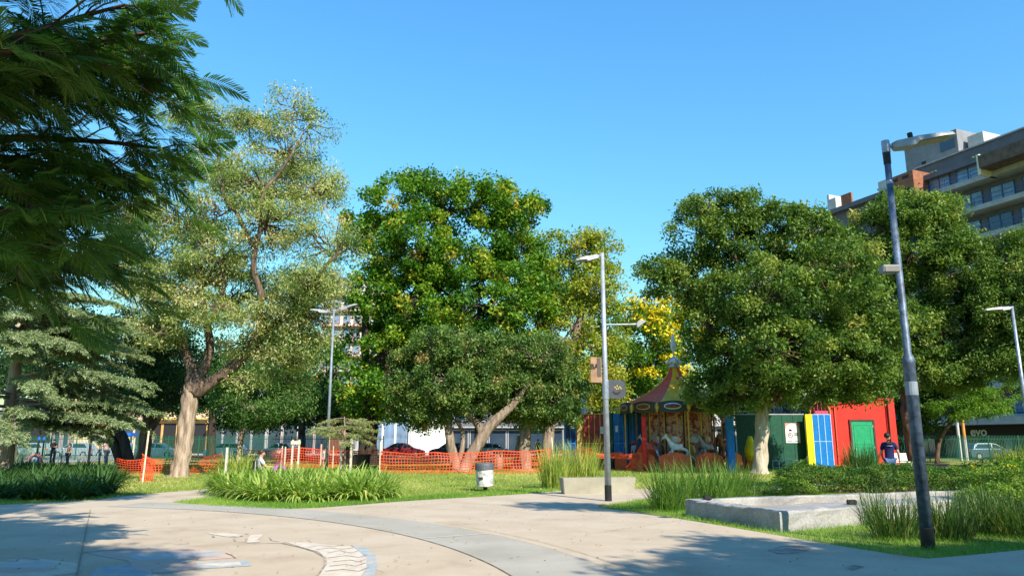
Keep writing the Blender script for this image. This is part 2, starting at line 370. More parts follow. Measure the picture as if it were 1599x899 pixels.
# ---- painted mural on the plaza (flat print)
def flat_stroke(b, pts, w, z, mi):
    P = [gp(*p) for p in pts]; n = len(P); w = w if hasattr(w, '__len__') else [w] * n
    L_, R_ = [], []
    for i, p in enumerate(P):
        t = (P[min(i + 1, n - 1)] - P[max(i - 1, 0)]).normalized(); s = t.cross(Vector((0, 0, 1))) * w[i] / 2
        L_.append((p.x - s.x, p.y - s.y, z)); R_.append((p.x + s.x, p.y + s.y, z))
    b.add(L_ + R_, [(i, i + 1, n + i + 1, n + i) for i in range(n - 1)], mi)
b = MB()
FZ = [0]
def fill(pts, z, mi): FZ[0] += 1; b.sheet([gp(*p) for p in pts], .0225 + .0003 * FZ[0], mi)
fill([(0, 876), (60, 874), (118, 881), (128, 889), (118, 896), (60, 905), (-20, 905)], .0262, 0)
fill([(0, 884), (70, 879), (100, 884), (60, 890), (0, 893)], .0275, 2)
fill([(0, 888), (50, 888), (95, 889), (70, 895), (20, 898), (0, 896)], .0288, 3)
fill([(140, 899), (150, 889), (190, 884), (235, 890), (240, 905), (140, 905)], .0262, 1)
fill([(132, 863), (180, 859), (240, 860), (300, 857), (330, 862), (370, 868), (368, 873), (300, 878), (240, 893), (210, 893), (200, 878), (150, 869)], .0262, 3)
fill([(190, 868), (250, 864), (300, 866), (290, 872), (220, 877)], .0275, 2)
fill([(280, 869), (330, 862.5), (350, 864), (345, 867), (300, 871)], .0275, 1)
fill([(308, 881), (330, 878.5), (385, 877.5), (392, 886), (345, 889), (305, 891)], .0275, 1)
fill([(312, 884), (340, 881), (374, 880), (377, 884), (345, 886.5)], .0288, 0)
fill([(240, 888), (290, 882), (306, 884), (304, 891), (260, 897), (238, 897)], .0288, 3)
fill([(322, 833.5), (360, 834.5), (378, 837), (372, 841), (352, 839.5), (330, 836)], .0262, 0)
fill([(392, 837), (410, 836), (408, 840), (402, 844), (405, 848.5), (384, 849.5), (386, 843)], .0262, 0)
fill([(443, 848), (480, 849), (512, 853), (548, 855.5), (574, 862), (585, 873), (588, 886), (582, 905), (496, 905), (507, 888), (510, 874), (497, 864), (470, 856)], .0262, 0)
fill([(548, 853), (572, 858), (586, 868), (589, 886), (583, 905), (562, 905), (572, 888), (572, 874), (560, 863)], .0275, 1)
for q, w in (([(372, 848), (400, 850.5), (440, 850), (466, 856), (492, 864), (508, 873), (508, 884), (500, 896), (494, 903)], [.02, .03, .06, .04, .03, .05, .06, .04, .03]),
             ([(360, 840), (370, 839), (379, 839)], .1), ([(332, 838), (334, 841)], .05), ([(366, 843), (367, 847)], .05), ([(385, 843), (385, 847)], .06), ([(421, 841), (424, 846), (436, 848)], .03), ([(382, 835.5), (388, 836)], .05),
             ([(482, 857), (500, 854), (520, 856), (536, 853)], .05), ([(492, 861), (515, 858), (535, 860), (556, 857)], .05), ([(512, 866), (530, 862), (548, 866), (560, 862)], .045), ([(512, 874), (540, 870), (560, 873), (572, 869)], .05),
             ([(520, 880), (545, 877), (560, 880), (570, 876)], .045), ([(515, 887), (540, 884), (555, 887), (570, 882)], .05), ([(508, 895), (535, 892), (560, 895), (575, 889)], .05),
             ([(120, 866), (160, 862), (200, 861), (235, 857)], .06), ([(0, 878), (25, 879), (30, 874), (60, 876)], .05), ([(300, 876), (310, 874), (307, 877)], .05), ([(352, 866), (362, 870), (368, 874)], .03)):
    w = [x * .6 for x in w] if hasattr(w, '__len__') else w * .6
    FZ[0] += 1; flat_stroke(b, q, w, .0225 + .0003 * FZ[0], 4)
tag(b.build('pavement_mural', [mat('mural_white', (.56, .50, .42), .85, scale=7, col2=(.46, .375, .29)), mat('mural_blue', (.17, .30, .40), .85, scale=7, col2=(.46, .375, .29)), mat('mural_pale_blue', (.36, .44, .50), .85, scale=7, col2=(.46, .375, .29)), mat('mural_pink', (.48, .31, .27), .85, scale=7, col2=(.46, .375, .29)), mat('mural_line', (.15, .13, .12), .85, scale=7, col2=(.46, .375, .29))]),
    'faded pink blue and white painting with ribbon and feathery strokes on the plaza floor', 'mural')
# ================================================================= BUILDINGS
M_plas = mat('grey_render', (.13, .128, .148), .85, scale=1.2, var=.1, bump=.1)
M_slab = mat('pale_slab_concrete', (.36, .365, .375), .85, scale=1.5, var=.12)
M_lt = mat('light_render', (.46, .45, .43), .85, scale=.8)
M_glass = mat('window_glass', (.03, .05, .08), .06, 0, .1, spec=.8)
M_curt = mat('curtained_glass', (.17, .25, .36), .15, 0, .25, .7, spec=.7)
M_rail = mat('blue_railing', (.04, .09, .22), .4, .3)
M_terra = mat('terracotta_timber', (.27, .105, .055), .7, scale=3, var=.2)
M_wood = mat('dark_soffit_wood', (.12, .08, .06), .7, scale=2, var=.25)
M_dark = mat('dark_void', (.02, .02, .022), .6)
M_white = mat('white_paint', (.78, .77, .74), .6, var=.05)
M_blk = mat('black_metal', (.02, .02, .022), .45, .2)
def grp(name, mb, m, parent, **k): return mb.build(name, m, parent, **k)
O = Vector((39.4, 94.0, 0)); u2 = Vector((.386, -.9225, 0)); ang = math.atan2(u2.y, u2.x)
apt = thing('apartment_building', 'large grey apartment block with pale balcony slabs and a terracotta box behind the right trees', 'building', O, ang)
LEN = 48
b = MB(); b.box((LEN / 2, 9, 14.9), (LEN, 18, 29.8)); grp('wall', b, M_plas, apt)
b = MB(); b.box((LEN / 2 + 7, 9.5, 31.05), (LEN - 14, 15, 2.5)); grp('upper_wall', b, M_plas, apt)
b = MB(); b.box((LEN / 2 + 7, 9.5, 32.38), (LEN - 13.6, 15.4, .16)); grp('coping', b, M_slab, apt)
b = MB(); b.box((LEN / 2, -.25, 29.9), (LEN, .9, .55)); grp('parapet', b, M_plas, apt)
b = MB(); b.box((15.2, 6.5, 34.0), (6.7, 7, 3.2)); w = grp('penthouse', b, mat('penthouse_render', (.21, .215, .23), .85, scale=1), apt)
b = MB(); b.box((17.3, 2.96, 34.3), (1.7, .1, 1.4)); grp('window', b, M_glass, w)
b = MB(); b.box((14.2, 2.97, 33.0), (.5, .1, .6)); grp('vent_opening', b, M_dark, w)
b = MB(); b.box((19.9, 5.5, 33.5), (1.8, 3, 2.2)); grp('chimney_block', b, M_lt, apt)
b = MB(); b.box((10.6, 6.5, 32.7), (2.4, 5, .8)); grp('roof_block', b, M_plas, apt)
b = MB(); b.box((8.8, 4.5, 31.2), (1.3, 4, 3.0)); grp('stair_block', b, M_lt, apt)
slab0 = win0 = rail0 = None
zs = [3.9 + k * 2.95 for k in range(9)]
for k, z in enumerate(zs):
    x0 = 12.5 if k >= 7 else 2
    b = MB(); b.box(((x0 + LEN) / 2, -.85, z), (LEN - x0, 1.7, .5)); grp('balcony_slab', b, M_slab, apt)
    b = MB(); 
    for q in range(2): b.box(((x0 + LEN) / 2, -1.6, z + .62 + q * .45), (LEN - x0, .05, .06))
    x = x0 + .05
    while x < LEN: b.box((x, -1.6, z + .66), (.06, .05, .85)); x += 1.45
    grp('railing', b, M_rail, apt)
    x = x0 + 1.0; i = 0
    while x < LEN - 2:
        wd = 2.5
        b = MB()
        for zz in (z + .42, z + 2.2): b.box((x + wd / 2, -.04, zz), (wd, .1, .08))
        for xx in (x + .04, x + wd / 2, x + wd - .04): b.box((xx, -.042, z + 1.31), (.08, .1, 1.86))
        f = grp('window', b, M_rail, apt)
        b = MB(); b.box((x + wd / 2, -.015, z + 1.31), (wd - .1, .04, 1.74)); grp('pane', b, M_curt if (i * 7 + k * 3) % 4 else M_glass, f)
        x += 3.3; i += 1
b = MB()
for q in range(2): b.box((LEN / 2 + 7, 1.4, 30.35 + q * .4), (LEN - 14, .06, .07))
x = 14.2
while x < LEN: b.box((x, 1.4, 30.3), (.07, .06, .9)); x += 1.9
grp('terrace_railing', b, M_rail, apt)
b = MB()
for x in (16.3, 16.8, 17.2, 21.6, 22.1): b.ball((x, .7, 30.5), (.35, .3, .4), 6)
grp('terrace_plant', b, mat('terrace_green', (.08, .14, .03), .8, scale=8, var=.4), apt, kind='stuff')
tb = MB(); tb.box((15.1, -.9, 29.3), (3.3, 2.8, 2.7)); tbox = grp('timber_box', tb, M_terra, apt)
sl = None
for k in range(12):
    b = MB(); b.box((13.4, -2.2 + k * .22, 29.3), (.14, .11, 2.72)); grp('slat', b, M_terra, tbox)
for xx, zz, ww, hh in ((14.4, 30.15, .8, .35), (15.8, 30.15, .8, .35), (14.5, 28.7, 1.0, 1.1), (15.9, 28.5, 1.1, .7)):
    b = MB(); b.box((xx, -2.302, zz), (ww, .06, hh)); grp('opening', b, M_dark, tbox)
b = MB(); b.box((36, -1.9, 28.4), (22, 3.4, 1.3)); grp('timber_soffit', b, M_wood, apt)
b = MB(); b.box((24.7, -2.0, 28.3), (.3, 2.4, 2.1)); grp('blade_wall', b, mat('cream_blade', (.72, .66, .5), .8), apt)
b = MB(); b.box((1.2, -.6, 28.9), (2.6, 2.4, 2.4)); eb = grp('end_bay', b, M_lt, apt)
b = MB(); b.box((2.0, -1.82, 29.0), (1.0, .1, 2.0)); grp('timber_panel', b, M_terra, eb)
b = MB(); b.box((2.6, 1.5, 31.4), (.3, 3, 2.2)); b.box((3.3, 0, 31.0), (1.2, .3, 1.5)); grp('roof_screen', b, M_lt, apt)
b = MB(); b.box((5.0, .6, 31.2), (1.6, .25, 1.5)); grp('timber_screen', b, M_terra, apt)
b = MB(); b.box((LEN / 2, -2.2, 3.5), (LEN, 4.2, .7)); grp('canopy', b, M_slab, apt)
b = MB(); b.box((21.0, -2.4, 2.5), (26, .3, 1.2)); sg = grp('shop_sign', b, M_blk, apt)
b = MB(); b.box((21, -.2, 1.2), (40, .2, 2.2)); grp('shopfront', b, M_glass, apt)
for x in (9, 13.5, 18.5, 23.5, 29):
    b = MB(); b.box((x, -2.0, 1.55), (.7, .7, 3.1)); grp('column', b, M_slab, apt)
def text_obj(name, s, size, m, parent, loc, rot, ext=.02, bold=0.):
    cu = bpy.data.curves.new(name, 'FONT'); cu.body = s; cu.size = size; cu.extrude = ext; cu.align_x = 'CENTER'; cu.align_y = 'CENTER'; cu.offset = bold
    tmp = bpy.data.objects.new(name, cu); dg = bpy.context.evaluated_depsgraph_get(); C.objects.link(tmp); dg.update()
    me = bpy.data.meshes.new_from_object(tmp.evaluated_get(dg)); bpy.data.objects.remove(tmp); me.materials.clear(); me.materials.append(m)
    o = bpy.data.objects.new(name, me); link(o, parent); o.location = loc; o.rotation_euler = rot; return o
text_obj('lettering', 'evo', 1.15, M_white, sg, (20.85, -2.575, 2.5), (R(90), 0, 0), .02, .022)
# far street buildings seen low between the trunks
def far_building(name, label, px0, px1, pytop, Y, wallm, storeys, bays, winm, trims=None, depth=12, base_m=None, cat='building', win=(.55, .55), ground=None):
    a = at(px0, pytop, Y); c = at(px1, pytop, Y); wd = c.x - a.x; h = a.z
    t = thing(name, label, cat, ((a.x + c.x) / 2, Y, 0))
    b = MB(); b.box((0, depth / 2, h / 2), (wd, depth, h)); b.build('wall', wallm, t)
    b = MB(); b.box((0, depth / 2, h + .15), (wd + .4, depth + .4, .3)); b.build('roof_edge', trims or M_slab, t)
    sh = h / storeys; bw = wd / bays; fm = None
    for s in range(storeys):
        for k in range(bays):
            x = -wd / 2 + (k + .5) * bw; z = (s + .52) * sh; ww, hh = bw * win[0], sh * win[1]
            if s == 0 and ground: z = sh * .45; hh = sh * .85; ww = bw * .85
            b = MB(); b.box((x, -.03, z + hh / 2 + .05), (ww + .2, .12, .1)); b.box((x, -.05, z - hh / 2 - .05), (ww + .24, .2, .1))
            for q in (-1, 1): b.box((x + q * (ww / 2 + .05), -.03, z), (.1, .12, hh))
            f = b.build('window', trims or M_slab, t)
            b = MB(); b.box((x, -.01, z), (ww, .06, hh)); b.build('pane', ground if (s == 0 and ground) else winm, f)
    if storeys > 1:
        b = MB()
        for s in range(1, storeys): b.box((0, -.35, s * sh), (wd, .9, .16))
        b.build('ledge', trims or M_slab, t)
    return t
M_cream = mat('cream_wall', (.62, .50, .33), .85, scale=.7); M_och = mat('ochre_wall', (.60, .33, .10), .85, scale=.7); M_pinkw = mat('pink_wall', (.50, .34, .30), .85, scale=.7)
M_navy = mat('dark_slate_wall', (.035, .04, .055), .6, scale=.7); M_teal = mat('teal_front', (.12, .26, .27), .5, scale=.7); M_brick = mat('brick_wall', (.36, .14, .09), .85, scale=3)
M_bright = mat('white_wall', (.74, .74, .72), .8, scale=.5, var=.06)
far_building('warehouse', 'low dark slate building at the far left behind the playground fence', -160, 88, 640, 98, M_navy, 1, 5, M_dark, ground=M_dark)
far_building('shop_building', 'mauve grey rendered house beside the dark slate building', 89, 116, 630, 97, mat('mauve_wall', (.30, .22, .22), .85), 2, 2, M_glass)
far_building('house', 'ochre fronted house with a cream ground floor behind the blue play frame', 117, 196, 612, 98, M_och, 2, 4, M_glass, M_cream, ground=M_cream)
far_building('house', 'pink fronted house next to the ochre one behind the dark leaning trunks', 197, 236, 606, 97, M_pinkw, 2, 2, M_glass, M_cream, ground=M_glass)
far_building('house', 'cream house with orange balconies behind the pale feathery tree', 237, 330, 600, 99, M_cream, 2, 4, M_glass, M_och, ground=M_dark)
far_building('house', 'white two storey house behind the small round tree and white cars', 331, 420, 612, 98, M_lt, 2, 4, M_glass, ground=M_glass)
far_building('house', 'brick and white house behind the young staked tree', 421, 520, 596, 99, M_brick, 2, 4, M_glass, M_lt, ground=M_glass)
far_building('shop_building', 'teal fronted shop behind the dark red car', 560, 638, 640, 97, M_teal, 1, 4, M_curt, M_bright, ground=M_curt)
far_building('garage_building', 'bright white low wall building behind the thicket of grey trunks', 639, 702, 640, 96.5, M_bright, 1, 1, M_bright, ground=M_bright)
far_building('house', 'pale house with glass front behind the grey multi-stem trees', 704, 880, 625, 98, M_plas, 2, 6, M_glass, ground=M_glass)
far_building('house', 'low grey house far behind the playground panels and carousel', 884, 1180, 620, 100, M_lt, 2, 9, M_glass, ground=M_dark)
far_building('house', 'grey house far behind the red kiosk', 1184, 1330, 622, 104, M_plas, 2, 5, M_glass, ground=M_dark)
far_building('apartment_tower', 'pale apartment tower glimpsed between the feathery tree and the dense green tree', 505, 600, 440, 135, M_lt, 11, 6, M_curt, M_brick, depth=15)
# ================================================================= FENCES
M_green = mat('green_fence_paint', (.015, .10, .055), .5, .1)
pk_me = None
def picket_fence(label, x0, x1, Y, h, step, npost, name='railing_fence'):
    global pk_me
    t = thing(name, label, 'fence', ((x0 + x1) / 2, Y, 0)); w = x1 - x0
    if pk_me is None:
        b = MB(); b.box((0, 0, .5), (.032, .02, 1.0)); b.add([(-.016, -.01, 1), (.016, -.01, 1), (.016, .01, 1), (-.016, .01, 1), (0, 0, 1.04)], [(0, 1, 4), (1, 2, 4), (2, 3, 4), (3, 0, 4)])
        o = b.build('picket', M_green, t); pk_me = o.data; first = o
    else: first = link(bpy.data.objects.new('picket', pk_me), t)
    n = int(w / step)
    for i in range(n):
        o = first if i == 0 else first.copy()
        if i: link(o, t)
        o.location = (-w / 2 + (i + .5) * step, 0, .06); o.scale = (1, 1, h)
    for z in (.25, h - .15):
        b = MB(); b.box((0, .022, z), (w, .02, .045)); b.build('rail', M_green, t)
    for i in range(npost):
        b = MB(); b.box((-w / 2 + w * i / (npost - 1), .05, h / 2 + .06), (.07, .07, h + .12)); b.build('post', M_green, t)
    return t
fl0 = at(22, 700, 66).x; fl1 = at(598, 700, 66).x
picket_fence('long green steel picket fence behind the playground and parked cars at left', fl0, fl1, 66, 1.95, .125, 13)
b_ = thing('gate_frame', 'rounded green tube gate frame at the left end of the picket fence', 'gate', (fl0 - .1, 65.6, 0))
b = MB(); b.tube([(-.9, 0, 0), (-.9, 0, 1.5), (-.75, 0, 1.85), (-.4, 0, 2.0), (.6, 0, 2.0)], .05, 6); b.build('frame', mat('bright_green_tube', (.03, .24, .12), .5), b_)
b = MB()
for k in range(10): b.box((-.75 + k * .14, 0, .95), (.03, .02, 1.9))
b.build('bar', M_green, b_, kind='stuff')
fr0 = at(1404, 700, 62).x; fr1 = at(1640, 700, 62).x
picket_fence('dark green steel picket fence in front of the shops at right', fr0, fr1, 62, 1.95, .125, 6)
# orange plastic safety netting
M_net = mat('orange_plastic_net', (.62, .065, .015), .55, var=.15, scale=2)
M_stake = mat('pale_timber_stake', (.62, .53, .40), .85, var=.2, scale=8)
def net_mesh(pts, z0, z1, cell=.15, w=.034, sag=.08, seed=1):
    """pts: ground polyline; z0,z1: heights at each point (lists)"""
    r = random.Random(seed); P = [Vector((p[0], p[1], 0)) for p in pts]; segs = []; V = []; F = []
    L = [0]
    for i in range(len(P) - 1): L.append(L[-1] + (P[i + 1] - P[i]).length)
    def where(s):
        for i in range(len(P) - 1):
            if s <= L[i + 1] or i == len(P) - 2:
                u = (s - L[i]) / (L[i + 1] - L[i]); q = P[i].lerp(P[i + 1], u); hang = 4 * u * (1 - u) * sag
                return q, z0[i] * (1 - u) + z0[i + 1] * u - hang * .2, z1[i] * (1 - u) + z1[i + 1] * u - hang, (P[i + 1] - P[i]).normalized()
    n = int(L[-1] / cell); m = max(3, int(max(b_ - a_ for a_, b_ in zip(z0, z1)) / cell)); grid = []
    for i in range(n + 1):
        q, a, c, t = where(i * L[-1] / n); nr = Vector((-t.y, t.x, 0)); col = []
        for j in range(m + 1):
            v = j / m; off = .05 * math.sin(i * .35 + j * .7) + .04 * math.sin(i * .13 + seed)
            col.append(Vector((q.x, q.y, a + (c - a) * v + .015 * math.sin(i * .5 + j))) + nr * off + t * .03 * math.sin(j * 1.1 + i * .2))
        grid.append(col)
    def strip(a, c, side):
        k = len(V); V.extend([a - side, c - side, c + side, a + side]); F.append((k, k + 1, k + 2, k + 3))
    for i in range(n + 1):
        for j in range(m + 1):
            if i < n: strip(grid[i][j], grid[i + 1][j], Vector((0, 0, w / 2 * (1.6 if j in (0, m) else 1))))
            if j < m:
                q, a, c, t = where(i * L[-1] / n); strip(grid[i][j], grid[i][j + 1], t * w / 2 * .8)
    return V, F
def safety_net(label, pts, z0, z1, stakes, **k):
    p0 = Vector((pts[0][0], pts[0][1], 0)); t = thing('safety_net_fence', label, 'fence', p0)
    V, F = net_mesh(pts, z0, z1, **k); b = MB(p0); b.add(V, F); b.build('net', M_net, t, kind='stuff')
    for s in stakes:
        x, y, h = s[:3]; lean = s[3] if len(s) > 3 else 0
        b = MB(p0); b.tube([(x, y, -.05), (x + lean, y, h)], .03 if len(s) < 5 else s[4], 6); b.build('stake', M_stake, t)
    return t
def g2(px, py): p = gp(px, py); return (p.x, p.y)
Yn = 37.5
def xa(px, Y=Yn): return at(px, 715, Y).x
safety_net('sagging orange safety net running behind the pale feathery trunk', [(xa(140), 40), (xa(185), Yn), (xa(232), Yn - .3), (xa(290), Yn + .4), (xa(347), Yn)], [.03, .02, .02, .05, .05], [.62, .75, .72, .82, .95], [], seed=2)
ypf = 30.0
safety_net('short loose orange net tied to a pale stake in front of the feathery tree', [(xa(222, ypf), ypf), (xa(236, ypf), ypf + .3)], [.0, .0], [1.05, .85], [(xa(226, ypf), ypf, 1.95, .06, .035)], seed=3, sag=.02, cell=.07)
safety_net('far orange safety net strip behind the seated woman and the young staked tree', [(xa(400, 46), 44), (xa(470, 46), 46), (xa(560, 46), 46), (xa(600, 46), 45)], [.1] * 4, [1.05, 1.2, 1.0, 1.1], [(xa(440, 46), 46, 1.3), (xa(520, 46), 46, 1.3)], seed=4)
safety_net('orange safety net around the grey multi-stem tree behind the litter bin', [(xa(587, 38.5), 41.5), (xa(589), Yn + .6), (xa(680), Yn + .2), (xa(770), Yn + .8), (xa(864, 38), 38.6)], [.0, .0, .02, .05, .12], [1.0, 1.08, 1.02, 1.1, 1.18], [(xa(590), Yn + .6, 1.55), (xa(866, 36), 36.2, 1.75, -.12, .035)], seed=5)
safety_net('rear run of orange safety net from the leaning stake to the reed clump', [(xa(760, 43), 43), (xa(820, 43), 43.5), (xa(880, 43), 43), (xa(925, 42), 42)], [.1, .25, .3, .4], [1.0, 1.0, 1.05, 1.2], [], seed=6)
safety_net('narrow twisted orange net strip across the coloured playground panels', [(xa(918, 41), 41), (xa(960, 41), 41), (xa(1003, 41), 41)], [.75, .7, .68], [1.05, .95, 1.0], [], seed=7, sag=.1, cell=.07)
safety_net('crumpled orange net bundled round the red post by the carousel', [(xa(978, 41), 41), (xa(1003, 41), 40.8), (xa(1022, 41), 41)], [0, 0, 0], [.25, 1.5, 1.3], [], seed=8, cell=.08, w=.05, sag=.05)
# row of white stakes round the lawn
def stake(label, px, py_top, Y, py_base=None, m=None, r=.03, lean=0.):
    x = at(px, 715, Y).x; h = at(px, py_top, Y).z
    b = MB((x, Y, 0)); b.box((x, Y, h / 2 - .05), (r * 2, r * 2, h + .1), tilt=Matrix.Rotation(lean, 3, 'Y')); o = b.build('stake', m or M_stake, bevel=.004); o.location = (x, Y, 0)
    return tag(o, label, 'stake', 'pale wooden stakes on the lawn')
M_wst = mat('white_stake_paint', (.50, .46, .38), .8, var=.12, scale=10)
stake('white square stake at the left end of the sunlit strap-leaf bed', 354, 698, 26, m=M_wst, r=.035)
stake('slim stake right of the seated woman', 445, 697, 35, r=.025, m=M_wst)
stake('slim reddish stake in line with the child in the dark cap', 501, 693, 34, r=.03, m=mat('reddish_stake', (.55, .33, .24), .8))
stake('thin black iron stake standing behind the shaded left bush', 96, 703, 26, m=M_blk, r=.015)
def tie_frame(label, pa, pb, ytop, Y):
    xa_, xb = at(pa, 715, Y).x, at(pb, 715, Y).x; h = at(pa, ytop, Y).z; t = thing('tree_stake_frame', label, 'tree support', ((xa_ + xb) / 2, Y, 0), 0, 'white tree support frames'); w = (xb - xa_) / 2
    for s in (-1, 1):
        b = MB(); b.box((s * w, 0, h / 2 - .03), (.085, .075, h + .06)); b.build('post', M_wst, t, bevel=.008)
    b = MB(); b.box((0, -.055, h - .14), (2 * w + .16, .02, .16)); b.build('crossbar', M_wst, t)
    return t
tie_frame('white post pair with crossbar straddling the young drooping tree', 532.5, 548, 684, 30)
tie_frame('white post pair with crossbar right of the white car and seated woman', 456, 466, 686, 36)
# ================================================================= TREES
bk_pale = barkmat('pale_bark', (.43, .34, .26), (.17, .12, .085), 5); bk_br = barkmat('brown_bark', (.17, .11, .075), (.06, .04, .03), 6); bk_grey = barkmat('grey_bark', (.33, .26, .20), (.14, .10, .075), 7)
bk_dark = barkmat('dark_bark', (.07, .05, .04), (.025, .02, .016), 6); bk_white = barkmat('whitewashed_bark', (.52, .45, .36), (.30, .24, .18), 8)
lf_feather = leafmat('feathery_leaf', [(0, (.05, .10, .025)), (.3, (.13, .19, .055)), (.55, (.27, .31, .11)), (.8, (.40, .40, .17)), (1, (.46, .38, .24))], .3)
lf_green = leafmat('maple_leaf', [(0, (.02, .07, .008)), (.4, (.065, .16, .015)), (.72, (.15, .25, .02)), (.9, (.32, .30, .03)), (1, (.38, .22, .04))], .28)
lf_yel = leafmat('yellowing_leaf', [(0, (.07, .14, .015)), (.45, (.19, .25, .03)), (.8, (.33, .31, .05)), (1, (.36, .22, .05))], .3)
lf_grey = leafmat('grey_green_leaf', [(0, (.025, .06, .016)), (.5, (.085, .155, .036)), (.85, (.16, .22, .055)), (1, (.26, .17, .07))], .2, .4, .5)
lf_olive = leafmat('glossy_olive_leaf', [(0, (.03, .07, .014)), (.45, (.09, .155, .03)), (.8, (.18, .235, .045)), (1, (.28, .26, .08))], .24, .38, .5)
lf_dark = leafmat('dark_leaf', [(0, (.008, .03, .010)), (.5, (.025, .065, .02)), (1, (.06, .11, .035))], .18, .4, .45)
lf_bright = leafmat('bright_ferny_leaf', [(0, (.035, .10, .012)), (.5, (.08, .17, .02)), (1, (.15, .24, .035))], .35)
lf_cedar = leafmat('cedar_needle', [(0, (.08, .12, .05)), (.5, (.19, .25, .12)), (1, (.31, .35, .20))], .12, .6)
lf_larch = leafmat('larch_needle', [(0, (.12, .16, .05)), (.5, (.22, .26, .09)), (1, (.32, .33, .14))], .2, .6)
fl_yel = leafmat('yellow_blossom', [(0, (.44, .32, .01)), (.5, (.58, .45, .015)), (1, (.64, .52, .04))], .2)
fl_or = leafmat('orange_blossom', [(0, (.55, .12, .01)), (1, (.75, .25, .03))], .2)
Y = 33.9
make_tree('feathery_tree', 'tall sparse feathery tree with pale forked trunk and yellowish airy crown', at(280, 745, Y) * Vector((1, 1, 0)) if False else (at(280, 745, Y).x, Y, 0),
    [tk([(278, 748, 14), (283, 720, 12.5), (288, 690, 11.8), (294, 640, 11.5), (299, 608, 12), (304, 592, 8.5), (309, 578, 5)], Y), tk([(299, 612, 13), (300, 580, 8.5), (288, 548, 7), (270, 515, 5.5), (240, 470, 5), (225, 420, 3)], Y),
     tk([(302, 605, 11), (318, 575, 8), (328, 540, 6), (318, 480, 5), (312, 420, 4)], Y), tk([(304, 612, 12), (340, 590, 9), (375, 562, 7.5), (405, 520, 6)], Y),
     tk([(405, 521, 6), (415, 470, 5, -.6), (408, 430, 4.6, -1), (412, 395, 4.2, -1.2)], Y),
     tk([(412, 398, 3.8, -1.2), (398, 372, 3.3, -1.4), (388, 350, 3.1, -1.3), (366, 318, 2.5, -1.4), (362, 285, 2, -1), (350, 250, 1.7, -.8), (330, 205, .9)], Y), tk([(412, 398, 4, -1.2), (423, 368, 3.6, -1.5), (418, 345, 3.4, -1.3), (428, 310, 2.7, -1.3), (442, 285, 2.4, -.9), (462, 258, 2, -1), (480, 215, 1.2, -.6)], Y), tk([(405, 520, 6), (450, 490, 4.5), (500, 440, 3, -1), (540, 400, 2, -1)], Y), tk([(330, 500, 5), (362, 440, 3, -.8), (340, 402, 2.2, -1), (312, 372, 1.7, -1), (296, 340, 1.1, -.8)], Y)],
    blobs_px([(305, 190, 42, 28), (345, 185, 30, 25), (395, 195, 36, 30), (455, 175, 35, 26), (485, 205, 42, 36), (440, 240, 60, 40), (400, 300, 60, 45), (330, 270, 50, 45), (470, 290, 55, 40), (505, 300, 35, 40), (290, 350, 80, 50), (430, 365, 70, 45), (510, 380, 58, 42), (235, 400, 60, 45), (350, 410, 70, 45), (255, 450, 60, 40),
              (470, 450, 70, 42), (420, 500, 60, 32), (490, 520, 42, 34), (380, 540, 50, 22), (440, 550, 55, 24), (545, 385, 32, 30), (300, 480, 50, 35), (215, 350, 40, 40), (500, 455, 50, 34, -1.5), (505, 500, 34, 28, -1), (360, 500, 46, 26, -1.6), (440, 590, 40, 18), (250, 520, 50, 26, -1), (345, 340, 50, 40, -1), (210, 450, 44, 40), (185, 400, 30, 36), (430, 460, 60, 40, 2), (330, 440, 60, 44, 2), (390, 600, 30, 14, -1), (470, 570, 30, 20), (230, 500, 40, 30, 1)], Y),
    bk_pale, lf_feather, ncl=1080, nleaf=120, L=.165, W=.055, rc=.60, seed=3, twig_frac=1, shell=.4, limb_r=.075, droop=.3, twig_r=.03, flat=.6, cvar=.25, limb=barkmat('limb_bark', (.19, .135, .10), (.06, .043, .033), 8), limb_from=1)
Y = 52
make_tree('broadleaf_tree', 'big dense bright green broadleaf tree in the middle with yellowing leaf clusters', (at(578, 715, Y).x, Y, 0),
    [tk([(574, 722, 17), (575, 690, 13), (580, 630, 12), (600, 560, 10), (640, 480, 8), (680, 390, 5), (700, 330, 3)], Y), tk([(582, 620, 9), (570, 540, 6), (575, 450, 4)], Y), tk([(600, 560, 8), (680, 540, 6), (760, 480, 4), (800, 420, 3)], Y)],
    blobs_px([(625, 325, 50, 42), (665, 312, 40, 38), (720, 305, 52, 34), (765, 330, 50, 42), (815, 350, 48, 40), (590, 380, 42, 50), (650, 390, 70, 60), (730, 390, 80, 60), (810, 410, 55, 55), (585, 460, 42, 55), (650, 480, 75, 70), (740, 480, 85, 70), (815, 490, 55, 60), (570, 550, 42, 50), (630, 580, 70, 70), (720, 570, 80, 60),
              (800, 570, 60, 55), (570, 620, 45, 42), (640, 640, 50, 35), (690, 450, 60, 60, 2.5), (760, 540, 60, 60, 2.5), (620, 520, 50, 60, 2.5), (565, 350, 26, 26), (845, 440, 36, 50), (690, 292, 30, 16), (640, 290, 22, 16), (780, 305, 26, 18), (835, 325, 24, 20)], Y), bk_dark, lf_green, ncl=980, nleaf=135, L=.27, W=.17, rc=.74, seed=5, cvar=.22, var0=-.04, twig_frac=.25, shell=.66, limb_r=.12)
Y = 56
